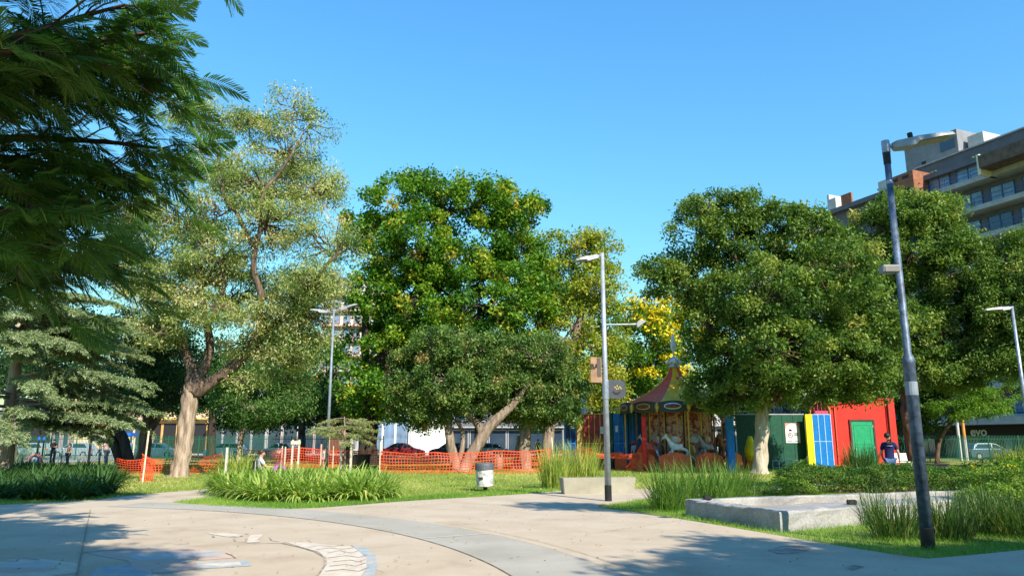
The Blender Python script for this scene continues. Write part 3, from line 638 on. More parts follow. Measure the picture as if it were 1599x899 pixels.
make_tree('broadleaf_tree', 'slimmer yellowing tree behind the middle lamp post, right of the big green tree', (at(856, 715, Y).x, Y, 0),
    [tk([(854, 715, 9), (858, 670, 8), (880, 590, 6), (905, 500, 5), (915, 420, 3)], Y)],
    blobs_px([(905, 392, 36, 32), (940, 400, 28, 34), (880, 440, 42, 45), (930, 460, 40, 50), (890, 510, 50, 50), (935, 540, 40, 50), (880, 580, 50, 45), (925, 600, 45, 40), (960, 610, 25, 35), (855, 400, 26, 40), (860, 480, 34, 44), (850, 560, 34, 40)], Y), bk_grey, lf_yel, ncl=330, nleaf=105, L=.28, W=.15, rc=.8, seed=8, twig_frac=.4, shell=.55)
Y = 40.5
make_tree('multi_stem_tree', 'grey-green low tree with several leaning pale stems inside the orange net', (at(720, 735, Y).x, Y, 0),
    [tk([(714, 738, 8), (704, 695, 7), (697, 650, 6), (680, 600, 4), (660, 560, 2)], Y), tk([(722, 738, 10), (742, 700, 9), (768, 662, 8), (800, 632, 6), (830, 590, 3)], Y), tk([(752, 684, 6), (748, 665, 6), (725, 640, 5), (700, 600, 3)], Y), tk([(708, 736, 4, .3), (720, 705, 4, .3), (722, 675, 3.5, .3), (712, 655, 3, .3)], Y)],
    blobs_px([(690, 550, 45, 35), (740, 555, 50, 38), (650, 590, 42, 38), (700, 605, 55, 42), (765, 600, 45, 40), (640, 635, 34, 30), (670, 650, 35, 22), (800, 580, 40, 38), (705, 528, 28, 18), (640, 565, 24, 20), (765, 535, 26, 16), (625, 605, 20, 22), (735, 640, 30, 18)], Y), bk_grey, lf_grey, ncl=460, nleaf=120, L=.17, W=.09, rc=.46, seed=11, cvar=.24, twig_frac=.5, shell=.6)
Y = 42
make_tree('round_tree', 'grey-green round tree with a straight pale trunk right of the leaning stems', (at(821, 731, Y).x, Y, 0),
    [tk([(820, 733, 10), (819, 700, 9), (822, 668, 8), (828, 630, 6), (835, 590, 4)], Y), tk([(806, 730, 6, .4), (810, 700, 5, .4), (812, 680, 4, .4)], Y)],
    blobs_px([(835, 565, 52, 38), (870, 590, 40, 36), (800, 615, 45, 40), (850, 625, 50, 36), (885, 630, 26, 40), (830, 650, 42, 22), (780, 640, 25, 22)], Y), bk_grey, lf_grey, ncl=380, nleaf=120, L=.17, W=.09, rc=.46, seed=13, cvar=.24, twig_frac=.5, shell=.6)
Y = 72
make_tree('flowering_tree', 'distant tree covered in bright yellow blossom behind the carousel', (at(1010, 700, Y).x, Y, 0), [tk([(1010, 712, 7), (1008, 640, 6), (1015, 560, 4)], Y)],
    blobs_px([(985, 500, 40, 22), (1040, 495, 50, 22), (1090, 505, 40, 26), (1000, 540, 50, 34), (1060, 540, 50, 36), (970, 560, 36, 34), (1030, 590, 50, 34), (985, 600, 40, 30), (1085, 580, 40, 40)], Y), bk_dark, lf_bright, ncl=220, nleaf=90, L=.34, W=.18, rc=1.0, seed=15, twig_frac=.2, shell=.6, flowers=(fl_yel, .62, 60, .33))
Y = 37.3
make_tree('evergreen_tree', 'wide glossy olive-green tree with a whitewashed trunk in front of the carousel and kiosk', (at(1187, 740, Y).x, Y, 0),
    [tk([(1187, 743, 11), (1188, 700, 10), (1190, 655, 10), (1189, 628, 8)], Y), tk([(1189, 640, 7), (1188, 610, 7), (1175, 550, 6), (1160, 480, 4), (1150, 410, 2.5)], Y), tk([(1191, 645, 6), (1215, 600, 7), (1255, 530, 5), (1290, 460, 3)], Y), tk([(1186, 600, 6), (1140, 540, 5), (1095, 500, 3)], Y), tk([(1200, 630, 6), (1270, 590, 5), (1340, 560, 3)], Y)],
    blobs_px([(1110, 338, 46, 28), (1160, 332, 50, 26), (1205, 348, 50, 28), (1085, 370, 45, 32), (1255, 355, 34, 26), (1300, 385, 36, 30), (1185, 560, 60, 50, -3.4), (1170, 480, 60, 50, -3.2), (1260, 450, 60, 50, -3), (1160, 440, 80, 60, 1.5), (1240, 520, 90, 70, 1.5), (1370, 500, 34, 40), (1385, 560, 26, 40), (1330, 590, 60, 36), (1235, 375, 55, 40), (1150, 380, 60, 40), (1050, 415, 45, 24), (1030, 440, 32, 32), (1090, 440, 45, 40), (1210, 430, 60, 40), (1290, 420, 52, 46), (1330, 450, 40, 50), (1140, 470, 50, 34), (1108, 505, 44, 42), (1260, 490, 70, 50),
              (1180, 530, 70, 50), (1340, 530, 56, 46), (1134, 562, 50, 44), (1280, 570, 80, 40), (1370, 585, 40, 34), (1120, 606, 40, 34), (1190, 605, 65, 30), (1260, 610, 60, 24), (1140, 625, 40, 20), (1345, 605, 48, 22)], Y), bk_white, lf_olive, ncl=1350, nleaf=125, L=.19, W=.105, rc=.5, seed=17, twig_frac=.35, shell=.78, var0=-.08, cvar=.22, limb=bk_br, limb_from=1)
Y = 48
make_tree('evergreen_tree', 'dark olive-green tree with a leaning brown trunk behind the tall right lamp post', (at(1424, 737, Y).x, Y, 0),
    [tk([(1428, 740, 10), (1424, 690, 9), (1418, 640, 10), (1428, 600, 9), (1450, 560, 7), (1480, 500, 4)], Y), tk([(1418, 640, 7), (1405, 570, 6), (1410, 480, 4), (1420, 400, 3)], Y)],
    blobs_px([(1400, 340, 50, 32), (1440, 335, 50, 30), (1478, 375, 36, 34), (1360, 365, 38, 38), (1430, 390, 70, 44), (1380, 430, 50, 50), (1490, 430, 55, 52), (1520, 470, 34, 40), (1430, 470, 65, 50), (1400, 530, 55, 46), (1480, 520, 62, 46), (1530, 530, 34, 40), (1440, 580, 60, 30), (1500, 580, 45, 26)], Y), bk_br, lf_olive, ncl=800, nleaf=125, L=.23, W=.125, rc=.62, seed=19, cvar=.22, twig_frac=.4, shell=.6, var0=-.08)
Y = 45
make_tree('evergreen_tree', 'dark green tree cut off by the right edge of the view', (at(1625, 730, Y).x, Y, 0), [tk([(1625, 735, 11), (1622, 640, 9), (1610, 540, 6), (1600, 450, 4)], Y)],
    blobs_px([(1588, 388, 26, 24), (1640, 392, 40, 40), (1575, 430, 42, 40), (1630, 460, 60, 50), (1565, 490, 38, 40), (1600, 530, 55, 40), (1640, 560, 60, 50), (1570, 555, 34, 26)], Y), bk_br, lf_olive, ncl=330, nleaf=150, L=.19, W=.10, rc=.7, seed=21, twig_frac=.3, shell=.6, var0=-.1)
Y = 56
make_tree('ferny_tree', 'small bright lime-green ferny tree in front of the shop sign at right', (at(1492, 715, Y).x, Y, 0), [tk([(1462, 716, 3), (1470, 680, 3), (1505, 640, 2)], Y)],
    blobs_px([(1475, 570, 36, 28), (1465, 600, 30, 30), (1500, 620, 45, 26), (1545, 615, 34, 22), (1520, 640, 40, 14), (1562, 622, 18, 12), (1480, 640, 34, 16), (1590, 570, 16, 26)], Y), bk_br, lf_bright, ncl=200, nleaf=130, L=.24, W=.07, rc=.6, seed=23, twig_frac=.4, flat=.35, droop=.5)
Y = 44
make_tree('dark_tree', 'dark leaning twin trunk tree behind the grey-green cedar', (at(200, 715, Y).x, Y, 0), [tk([(206, 720, 6.5), (194, 690, 7.5), (180, 662, 7), (160, 620, 5)], Y), tk([(193, 718, 5.5), (178, 690, 7), (165, 665, 6)], Y)],
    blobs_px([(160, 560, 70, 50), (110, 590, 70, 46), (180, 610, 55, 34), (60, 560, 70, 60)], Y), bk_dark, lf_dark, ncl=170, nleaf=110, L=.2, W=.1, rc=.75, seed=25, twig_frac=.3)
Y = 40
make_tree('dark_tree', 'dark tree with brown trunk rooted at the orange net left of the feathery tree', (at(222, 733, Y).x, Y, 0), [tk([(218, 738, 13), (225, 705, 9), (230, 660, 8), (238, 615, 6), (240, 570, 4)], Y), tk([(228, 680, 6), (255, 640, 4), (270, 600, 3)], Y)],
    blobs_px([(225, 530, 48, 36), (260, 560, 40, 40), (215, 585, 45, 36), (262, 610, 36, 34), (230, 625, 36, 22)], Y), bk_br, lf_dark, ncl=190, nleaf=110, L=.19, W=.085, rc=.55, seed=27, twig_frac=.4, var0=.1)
Y = 54
make_tree('small_tree', 'small round green tree with a slim pale trunk by the white cars', (at(372, 714, Y).x, Y, 0), [tk([(372, 716, 4.5), (377, 680, 4), (384, 630, 3), (395, 595, 2)], Y)],
    blobs_px([(380, 590, 42, 34), (430, 590, 46, 34), (365, 630, 36, 30), (415, 640, 50, 26), (460, 625, 34, 30), (390, 655, 34, 16)], Y), bk_pale, leafmat('mid_leaf', [(0, (.02, .06, .015)), (.5, (.06, .13, .03)), (1, (.13, .2, .05))], .28), ncl=200, nleaf=100, L=.24, W=.10, rc=.75, seed=29, twig_frac=.3)
# trees along the far side that close the view
for i, (lab, px, pt, Yb, bl, lf, sd) in enumerate((
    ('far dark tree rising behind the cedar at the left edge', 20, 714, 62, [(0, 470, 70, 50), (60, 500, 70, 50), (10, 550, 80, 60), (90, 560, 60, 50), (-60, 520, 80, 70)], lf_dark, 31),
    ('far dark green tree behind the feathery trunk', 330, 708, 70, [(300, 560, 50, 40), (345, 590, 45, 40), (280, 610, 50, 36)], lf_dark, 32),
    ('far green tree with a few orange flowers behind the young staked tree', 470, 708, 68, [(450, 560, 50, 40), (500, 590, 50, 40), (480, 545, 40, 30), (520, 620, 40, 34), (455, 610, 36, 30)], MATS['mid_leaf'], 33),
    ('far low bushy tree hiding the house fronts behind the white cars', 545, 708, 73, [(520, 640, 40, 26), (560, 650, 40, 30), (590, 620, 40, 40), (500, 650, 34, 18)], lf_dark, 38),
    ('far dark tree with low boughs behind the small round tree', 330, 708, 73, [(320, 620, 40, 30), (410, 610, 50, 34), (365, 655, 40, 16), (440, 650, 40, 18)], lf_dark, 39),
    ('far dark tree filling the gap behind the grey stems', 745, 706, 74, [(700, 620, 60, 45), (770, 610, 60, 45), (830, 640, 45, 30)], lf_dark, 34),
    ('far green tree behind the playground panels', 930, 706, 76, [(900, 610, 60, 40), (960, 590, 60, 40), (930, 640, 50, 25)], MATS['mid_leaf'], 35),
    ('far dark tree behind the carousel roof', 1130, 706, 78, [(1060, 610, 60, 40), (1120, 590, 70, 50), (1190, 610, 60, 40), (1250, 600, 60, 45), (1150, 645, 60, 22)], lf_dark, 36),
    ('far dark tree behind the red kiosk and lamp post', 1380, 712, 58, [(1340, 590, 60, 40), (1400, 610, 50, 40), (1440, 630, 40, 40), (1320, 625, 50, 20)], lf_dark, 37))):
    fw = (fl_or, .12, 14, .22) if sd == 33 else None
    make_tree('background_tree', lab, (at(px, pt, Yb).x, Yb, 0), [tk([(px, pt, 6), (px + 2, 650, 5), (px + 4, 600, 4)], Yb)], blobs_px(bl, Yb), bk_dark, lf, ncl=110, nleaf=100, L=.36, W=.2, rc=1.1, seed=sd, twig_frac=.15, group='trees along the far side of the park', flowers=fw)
# ---- cedar and young larch: arching boughs hung with needle sprays
def needle_tree(name, label, base, trunk, boughs, leaf, bark, seed, step=.16, spray=.5, nn=46, L=.085, W=.022, hang=.5, r0=.07):
    rng = np.random.default_rng(seed); base = Vector(base); t = thing(name, label, 'tree', base); B = MB(base); B.tube([p[:3] for p in trunk], [p[3] for p in trunk], 10, wob=.06)
    P = []; D = []; vv = []
    for (a, e, lift) in boughs:
        a, e = Vector(a), Vector(e); d = e - a; ln = d.length; mid = a + d * .55 + Vector((0, 0, lift * ln)); pts = []
        for q in range(11):
            u = q / 10; pts.append(a * (1 - u) ** 2 + mid * 2 * u * (1 - u) + e * u * u)
        B.tube(pts, [r0 * (1 - .85 * q / 10) for q in range(11)], 5, caps=False)
        n = int(ln / step)
        for k in range(n):
            u = .22 + .78 * (k + rng.random()) / n; p = a * (1 - u) ** 2 + mid * 2 * u * (1 - u) + e * u * u; tg = (e - a).normalized(); sd = tg.cross(Vector((0, 0, 1))).normalized()
            for sgn in (-1, 1):
                sl = spray * rng.uniform(.5, 1.3) * (1.15 - .55 * u); q = p + (sd * sgn * rng.uniform(.4, 1) + tg * rng.uniform(.3, .9)).normalized() * sl - Vector((0, 0, hang * sl * rng.uniform(.2, 1.0)))
                B.tube([p, p.lerp(q, .5) + Vector((0, 0, .06 * sl)), q], [.010, .007, .003], 3, caps=False)
                m = nn; w = rng.random((m, 1)); cp = np.array(p) * (1 - w) + np.array(q) * w + rng.normal(size=(m, 3)) * np.array([.03, .03, .02]); cp[:, 2] += (.06 * sl * 4 * w * (1 - w)).ravel()
                P.append(cp); D.append(np.tile(np.array((q - p).normalized()), (m, 1))); vv.append(np.clip(rng.normal() * .15 + .5 + rng.normal(size=m) * .1, 0, 1))
    P = np.concatenate(P); D = np.concatenate(D); v = np.concatenate(vv); V, F = leaf_quads(P - np.array(base), rng, L, W, up=.3, D=D * .8)
    B.build('trunk', bark, t, smooth=True); npmesh('foliage', V, F, np.repeat(v, 4), leaf, t); return t
Y = 30; cb = Vector((at(4, 715, Y).x, Y, 0)); bo = []; rr_ = random.Random(5)
for k in range(58):
    z = 1.9 + 5.2 * rr_.random(); a_ = rr_.uniform(-1.9, 1.35); ln = rr_.uniform(3.2, 5.6) * (1.12 - .07 * (z - 1.5)); d_ = Vector((math.cos(a_), math.sin(a_) * .75 - .1, 0))
    s_ = cb + Vector((.15, 0, z + .3)); bo.append((s_, s_ + d_ * ln + Vector((0, 0, -ln * rr_.uniform(.02, .24))), rr_.uniform(.05, .16)))
for (ex, ey) in ((235, 600), (232, 560), (215, 520), (190, 500), (225, 640), (200, 660), (170, 670), (140, 655), (60, 485), (110, 500), (30, 500), (150, 520), (90, 640), (40, 640), (205, 545)):
    e_ = at(ex, ey, Y - rr_.uniform(-1.5, 2.5)); bo.append((cb + Vector((.1, 0, max(1.9, e_.z + .1))), e_, .1))
needle_tree('cedar_tree', 'grey-green weeping cedar spreading layered boughs at the left edge', cb, [(cb.x, cb.y, -.05, .42), (cb.x + .05, cb.y, .9, .33), (cb.x + .05, cb.y, 2.6, .27), (cb.x, cb.y, 5.5, .16), (cb.x, cb.y, 7.6, .05)], bo, lf_cedar, bk_pale, 41, step=.14, spray=.66, nn=62, L=.13, W=.034)
Y = 30; p_ = at(539, 735, Y); bo = []
for k in range(26):
    a_ = rr_.uniform(0, 6.28); z = rr_.uniform(1.6, 2.5); ln = rr_.uniform(.6, 1.35); s_ = Vector((p_.x - .1, Y, z)); bo.append((s_, s_ + Vector((math.cos(a_) * ln * 1.15, math.sin(a_) * ln, rr_.uniform(-.25, .25))), .12))
needle_tree('larch_sapling', 'young pale yellow-green drooping conifer tied to white posts', (p_.x, Y, 0), [(p_.x, Y, -.05, .045), (p_.x - .05, Y, 1.3, .035), (p_.x - .12, Y, 2.5, .02)], bo, lf_larch, bk_grey, 43, step=.12, spray=.32, nn=26, L=.07, W=.02, r0=.02)
# ---- overhanging foreground tree: bipinnate fronds
lf_frond = leafmat('frond_leaflet', [(0, (.02, .065, .014)), (.5, (.055, .125, .022)), (.85, (.12, .19, .035)), (1, (.24, .27, .06))], .30, .42, .45)
def frond_data(seed):
    r = np.random.default_rng(seed); V = []; F = []; var = []; n = 22; side = r.normal() * .12; drop = .28 + .18 * r.random(); base = r.random() * .5 + .2
    def pt(u): return np.array([u, side * u * u, .05 * u - drop * u * u])
    for i in range(8):                                         # rachis
        a, c = pt(i / 8), pt((i + 1) / 8); k = len(V); w = .009
        V += [a + [0, w, 0], a - [0, w, 0], c - [0, w * .7, 0], c + [0, w * .7, 0]]; F.append((k, k + 1, k + 2, k + 3)); var += [.9] * 4
    for i in range(n):
        u = .14 + .86 * i / (n - 1); p = pt(u); ln = .30 * math.sin(math.pi * (.16 + .80 * u)) ** .8 + .05
        for s in (-1, 1):
            fw = .45 + .75 * u + r.normal() * .06; d = np.array([fw, s * 1.0, -.10 - .30 * r.random()]); d /= np.linalg.norm(d); nrm = np.cross(d, [0, 0, 1.]); nrm /= np.linalg.norm(nrm); w = .0125 + .005 * r.random(); cur = np.array([0, 0, -.07 * ln]); m1, m2 = p + d * ln * .3 - cur * .3, p + d * ln * .72 + cur * .4
            k = len(V); e = p + d * ln + cur
            V += [p, m1 + nrm * w, m1 - nrm * w, m2 + nrm * w * .9, m2 - nrm * w * .9, e]; F += [(k, k + 1, k + 2, k), (k + 1, k + 3, k + 4, k + 2), (k + 3, k + 5, k + 4, k + 3)]; var += [min(1, max(0, base + r.normal() * .1))] * 6
    return np.array(V), F, var
def frond_mesh(i):
    V, F, var = frond_data(i); me = bpy.data.meshes.new('frond'); me.from_pydata([tuple(v) for v in V], [], [tuple(dict.fromkeys(f)) for f in F]); a = me.attributes.new('var', 'FLOAT', 'POINT'); a.data.foreach_set('value', np.array(var, np.float32)); me.materials.append(lf_frond); return me
FM = [frond_mesh(100 + i) for i in range(6)]; FD = [frond_data(100 + i) for i in range(6)]
fb = Vector((-9.4, 8.6, 0)); ft = thing('overhanging_tree', 'near tree at upper left with dark fern-like fronds hanging into view', 'tree', fb); B = MB(fb)
B.tube([(-9.4, 8.6, -.05), (-9.3, 8.5, 1.5), (-9.1, 8.4, 3.2), (-8.8, 8.3, 4.6)], [.36, .27, .25, .22], 10, wob=.06)
spr = []; fr = random.Random(12)
bough_ends = [(238, 50, 7.2), (240, 108, 7.6), (195, 8, 6.8), (130, 85, 6.6), (180, 105, 7.4), (80, 40, 6.2), (252, 232, 8.2), (205, 282, 8.0), (160, 275, 7.6), (140, 340, 8.4), (135, 400, 8.6), (85, 330, 7.4), (80, 385, 8.2), (25, 390, 7.4), (60, 430, 8.8), (0, 330, 6.8), (20, 80, 6.0), (130, 430, 9.2), (0, 430, 9.0), (60, 110, 8.4), (225, 70, 9.0), (110, 285, 9.2), (30, 300, 7.0)]
for (px, py, yy) in bough_ends:
    e = at(px, py, yy); a = Vector((-8.8, 8.3, 4.6)) if py < 330 else Vector((-9.05, 8.4, 3.5)); d = e - a; mid = a + d * .5 + Vector((0, 0, .5)); pts = [a * (1 - u) ** 2 + mid * 2 * u * (1 - u) + e * u * u for u in [q / 9 for q in range(10)]]
    B.tube(pts, [.085 * (1 - .88 * q / 9) + .006 for q in range(10)], 6, caps=False); tg = (pts[-1] - pts[-3]).normalized()
    for u in (.58, .7, .8, .9, 1.0):
        p = a * (1 - u) ** 2 + mid * 2 * u * (1 - u) + e * u * u
        k = 3 if u < .7 else 4
        for sgn in range(k):
            off = Vector((fr.gauss(.15, .28), fr.gauss(0, .35), fr.gauss(-.05, .22))) * (0 if u == 1.0 and sgn == 0 else 1); q = p + off
            if off.length > .05: B.tube([p, p.lerp(q, .5) + Vector((0, 0, .03)), q], [.012, .009, .006], 4, caps=False)
            spr.append((q, (tg + Vector((fr.gauss(0, .3), fr.gauss(0, .3), fr.gauss(0, .15)))).normalized()))
plac = []
for q, tg in spr:
    n = fr.randint(3, 4)
    for k in range(n):
        az = math.atan2(tg.y, tg.x) + fr.uniform(-1.5, 1.5); el = fr.uniform(-.55, .35); sc = fr.uniform(.38, .60)
        plac.append((Matrix.Translation(q - fb) @ Matrix.Rotation(az, 4, 'Z') @ Matrix.Rotation(-el, 4, 'Y') @ Matrix.Rotation(fr.gauss(0, .4), 4, 'X') @ Matrix.Scale(sc, 4), q))
def infr(q):
    d = q - Vector((0, 0, CAMH)); yc = d.y * ct + d.z * st; zc = d.z * ct - d.y * st
    return yc > 0 and abs(d.x / yc) < .69 and abs(zc / yc) < .39
# more fronds beyond the frame: they carry the shade on the plaza
def extra(cx, cy, cz, rx, ry, rz, n):
    for _ in range(n):
        while True:
            d = Vector((fr.uniform(-1, 1), fr.uniform(-1, 1), fr.uniform(-1, 1)))
            if d.length < 1: break
        q = Vector((cx + d.x * rx, cy + d.y * ry, cz + d.z * rz))
        if infr(q) or infr(q + Vector((.5, .3, -.3))) or infr(q + Vector((.5, 0, 0))): continue
        plac.append((Matrix.Translation(q - fb) @ Matrix.Rotation(fr.uniform(0, 6.28), 4, 'Z') @ Matrix.Rotation(fr.uniform(-.2, .6), 4, 'Y') @ Matrix.Scale(fr.uniform(.5, .75), 4), q))
for cx, cy, cz, rx, ry, rz, n in ((-7.5, 7.0, 6.2, 3.0, 3.0, 1.6, 330), (-6.0, 4.2, 6.6, 2.6, 2.4, 1.2, 300), (-3.9, 3.6, 6.9, 1.5, 1.3, .8, 150), (-10.5, 10.5, 6.2, 2.6, 3.6, 1.8, 260), (-9.0, 14.0, 8.6, 1.6, 2.0, 1.2, 0)): extra(cx, cy, cz, rx, ry, rz, n)
vis = sorted([p for p in plac if infr(p[1])], key=lambda p: p[1].length); rest = [p for p in plac if not infr(p[1])] + vis[300:]
for i, (M, q) in enumerate(vis[:300]):
    o = bpy.data.objects.new('frond', FM[i % 6]); link(o, ft); o.matrix_local = M
Vs = []; Fs = []; vr = []; nb = 0
for i, (M, q) in enumerate(rest):
    V, F, va = FD[i % 6]; m = np.array(M); Vs.append(V @ m[:3, :3].T + m[:3, 3]); Fs += [(f[0] + nb, f[1] + nb, f[2] + nb, f[3] + nb) if len(set(f)) == 4 else (f[0] + nb, f[1] + nb, f[2] + nb) for f in F]; vr += va; nb += len(V)
me = bpy.data.meshes.new('frond_mass'); me.from_pydata([tuple(v) for v in np.concatenate(Vs)], [], Fs); a = me.attributes.new('var', 'FLOAT', 'POINT'); a.data.foreach_set('value', np.array(vr, np.float32)); me.materials.append(lf_frond)
o = bpy.data.objects.new('frond_mass', me); link(o, ft); o['kind'] = 'stuff'
B.build('trunk', bk_br, ft, smooth=True)
# ---- shade trees standing beside and behind the viewpoint (the shade on the plaza is theirs)
hs_ = Vector((SV.x, SV.y, 0)) / SV.z
def sblob(gx, gy, r, h, rz=None):                                # crown clump that shades ground point gx,gy from height h
    return (Vector((gx + hs_.x * h, gy + hs_.y * h, h)), Vector((r, r, rz or r * .6)))
def shade_tree(label, base, blobs, seed, lf=None, ncl=220, nleaf=120):
    b0 = Vector((*base, 0)); top = sum((b[0] for b in blobs), Vector()) / len(blobs)
    make_tree('shade_tree', label, b0, [[(*base, -.05, .38), (base[0], base[1], 2.2, .3), (b0.x * .6 + top.x * .4, b0.y * .6 + top.y * .4, top.z * .6, .22), (top.x, top.y, top.z, .12)]], blobs, bk_br, lf or lf_olive, ncl=ncl, nleaf=nleaf, L=.26, W=.15, rc=.65, seed=seed, twig_frac=.2, shell=.25, group='shade trees around the viewpoint')
shade_tree('leafy tree beside the viewpoint whose shade covers the right of the plaza', (13.5, -1.5), [sblob(3.2, 8.6, 1.7, 9), sblob(5.5, 8.9, 1.9, 9), sblob(8, 9.6, 2.0, 9), sblob(10.5, 10.6, 2.0, 9.5), sblob(5.0, 10.0, 1.4, 10), sblob(3.4, 11.2, .8, 10.5), sblob(7.4, 10.6, 1.1, 10.5), sblob(4.0, 6.6, 2, 8.5), sblob(8, 7, 2.4, 8.5), sblob(12.5, 10, 2.4, 9), sblob(12.5, 12.4, 1.2, 10.5), sblob(15, 11, 2.2, 9), sblob(14.5, 7.5, 2.4, 9), sblob(6, 4, 2.4, 8.5), sblob(11, 5, 2.6, 8.5)], 51, ncl=620, nleaf=150)
shade_tree('taller leafy tree to the right whose shade falls on the lawn and hedges', (21, 9), [sblob(1.4, 18.3, .7, 12), sblob(2.3, 17.6, .5, 12.3), sblob(15, 26.5, 2.2, 10), sblob(18, 26, 2.4, 10), sblob(12.5, 28.5, 1.6, 11), sblob(9.5, 27.5, 1.5, 12), sblob(7.0, 21.3, .9, 12.5), sblob(15.0, 21.5, 1.8, 10), sblob(10.8, 20.4, .7, 12)], 53, ncl=200)
shade_tree('leafy tree behind the viewpoint shading the left foliage and plaza corner', (2.5, -6.5), [sblob(-8.0, 9.6, 1.2, 11), sblob(-10.2, 12.0, 1.2, 11), sblob(-11.5, 13, 1.8, 11.5), sblob(-10, 10, 2, 11), sblob(-8, 8, 2, 11), sblob(-6.0, 8.7, 1.2, 11), sblob(-6.4, 7.4, 1.5, 11), sblob(-5.2, 9.6, .9, 11), sblob(-6.1, 10.4, 1.0, 11), sblob(-7.2, 11.2, 1.0, 11), sblob(-8.4, 12.6, .9, 11), sblob(-5.0, 8.4, 1.0, 11), sblob(-12.5, 17.0, 1.7, 13), sblob(-13.6, 20.0, 1.6, 14), sblob(-11.6, 21.2, 1.2, 14.5)], 55, ncl=520)
for i, (x, y, h, r) in enumerate(((-17, -6, 7, 4), (-8, -15, 7.5, 4.5), (6, -17, 7, 4.5), (20, -12, 7.5, 4.5), (30, 0, 7.5, 4.5))):  # out-of-view trees added to block low sky light
    c = Vector((x, y, h)); make_tree('shade_tree', ('unseen rounded tree added at the left behind the viewpoint to block sky light', 'unseen rounded tree added straight behind the viewpoint to block sky light', 'unseen rounded tree added behind the viewpoint to the right to block sky light', 'unseen rounded tree added far behind the viewpoint at right to block sky light', 'unseen rounded tree added well right of the viewpoint to block sky light')[i], (x, y, 0), [[(x, y, -.05, .35), (x, y, 2.5, .28), (x, y, h, .1)]], [(c, Vector((r, r, r * .6))), (c + Vector((r * .5, 0, -1.5)), Vector((r * .7, r * .8, r * .5))), (c + Vector((-r * .5, 0, -1.5)), Vector((r * .7, r * .8, r * .5)))], bk_br, lf_olive, ncl=150, nleaf=70, L=.5, W=.3, rc=1.1, seed=400 + i, twig_frac=.1, shell=.4, group='shade trees around the viewpoint')
# ================================================================= PLANTS
lf_strap = leafmat('strap_leaf', [(0, (.08, .15, .03)), (.5, (.20, .29, .055)), (.85, (.31, .37, .09)), (1, (.44, .38, .13))], .3, .4, .45)
lf_strapd = leafmat('dark_strap_leaf', [(0, (.015, .045, .012)), (.6, (.04, .09, .02)), (1, (.08, .13, .03))], .2, .4, .4)  # strap leaf darkened: the left bed's shade is put into its colour
lf_reed = leafmat('reed_blade', [(0, (.07, .14, .025)), (.4, (.20, .27, .05)), (.75, (.36, .36, .08)), (1, (.50, .42, .17))], .3, .5)
lf_reedg = leafmat('green_reed_blade', [(0, (.03, .09, .02)), (.5, (.09, .18, .03)), (.9, (.18, .26, .05)), (1, (.30, .28, .09))], .3, .5)
def blades(n, rng, H, rad, spread, w, curve, seg=5, tilt0=.1, thick_top=.0, hvar=.25, fold=False):
    """curved tapering blades from a tuft; returns V,F,var"""
    az = rng.random(n) * 2 * np.pi; rr = rad * np.sqrt(rng.random(n)); base = np.stack([np.cos(az) * rr, np.sin(az) * rr, np.zeros(n)], 1)
    oa = az + rng.normal(size=n) * .7; out = np.stack([np.cos(oa), np.sin(oa), np.zeros(n)], 1); sd = np.stack([-np.sin(oa), np.cos(oa), np.zeros(n)], 1)
    hh = H * rng.uniform(1 - hvar, 1 + hvar, n); sp = spread * (tilt0 + rng.random(n)) * (rr / max(rad, 1e-6) * .7 + .3); cv = curve * rng.uniform(.3, 1.3, n)
    V = np.zeros((n, seg + 1, 2, 3)); x = np.zeros(n); z = np.zeros(n); th = np.arctan(sp)
    for i in range(seg + 1):
        u = i / seg; ww = w * (1 - u ** 2.2) * (0.75 + .5 * min(u * 3, 1)) + .0015
        p = base + out * x[:, None]; p[:, 2] = z; V[:, i, 0] = p - sd * ww / 2; V[:, i, 1] = p + sd * ww / 2
        th = th + cv / seg * (.5 + u); x = x + np.sin(th) * hh / seg; z = np.maximum(z + np.cos(th) * hh / seg, .01)
    F = np.array([[i * 2, i * 2 + 1, i * 2 + 3, i * 2 + 2] for i in range(seg)]); F = (F[None] + (np.arange(n) * (seg + 1) * 2)[:, None, None]).reshape(-1, 4)
    return V.reshape(-1, 3), F, np.repeat(np.clip(rng.normal(size=n) * .2 + .5, 0, 1), (seg + 1) * 2)
def plant_me(nm, seed, m, **k):
    rng = np.random.default_rng(seed); V, F, v = blades(k.pop('n'), rng, **k); o = npmesh(nm, V, F, v, m); me = o.data; bpy.data.objects.remove(o); return me
strap = [plant_me('strap_leaf_plant', 60 + i, lf_strap, n=120, H=.80, rad=.27, spread=1.15, w=.056, curve=1.9, seg=6) for i in range(4)]
strapd = [plant_me('strap_leaf_plant', 70 + i, lf_strapd, n=150, H=.95, rad=.40, spread=1.0, w=.05, curve=1.7, seg=6) for i in range(3)]
def place(me, nm, loc, rz, sc, label, cat, group=None):
    o = bpy.data.objects.new(nm, me); link(o); o.location = loc; o.rotation_euler = (0, 0, rz); o.scale = sc if hasattr(sc, '__len__') else (sc, sc, sc); return tag(o, label, cat, group)
pr = random.Random(4)
def in_poly(x, y, P):
    c = False; j = len(P) - 1
    for i in range(len(P)):
        if (P[i][1] > y) != (P[j][1] > y) and x < (P[j][0] - P[i][0]) * (y - P[i][1]) / (P[j][1] - P[i][1]) + P[i][0]: c = not c
        j = i
    return c
bed = [g2(350, 776), g2(345, 768), g2(420, 762), g2(600, 763), g2(607, 772), g2(585, 781), g2(470, 787), g2(400, 784)]
cnt = 0
y = min(p[1] for p in bed)
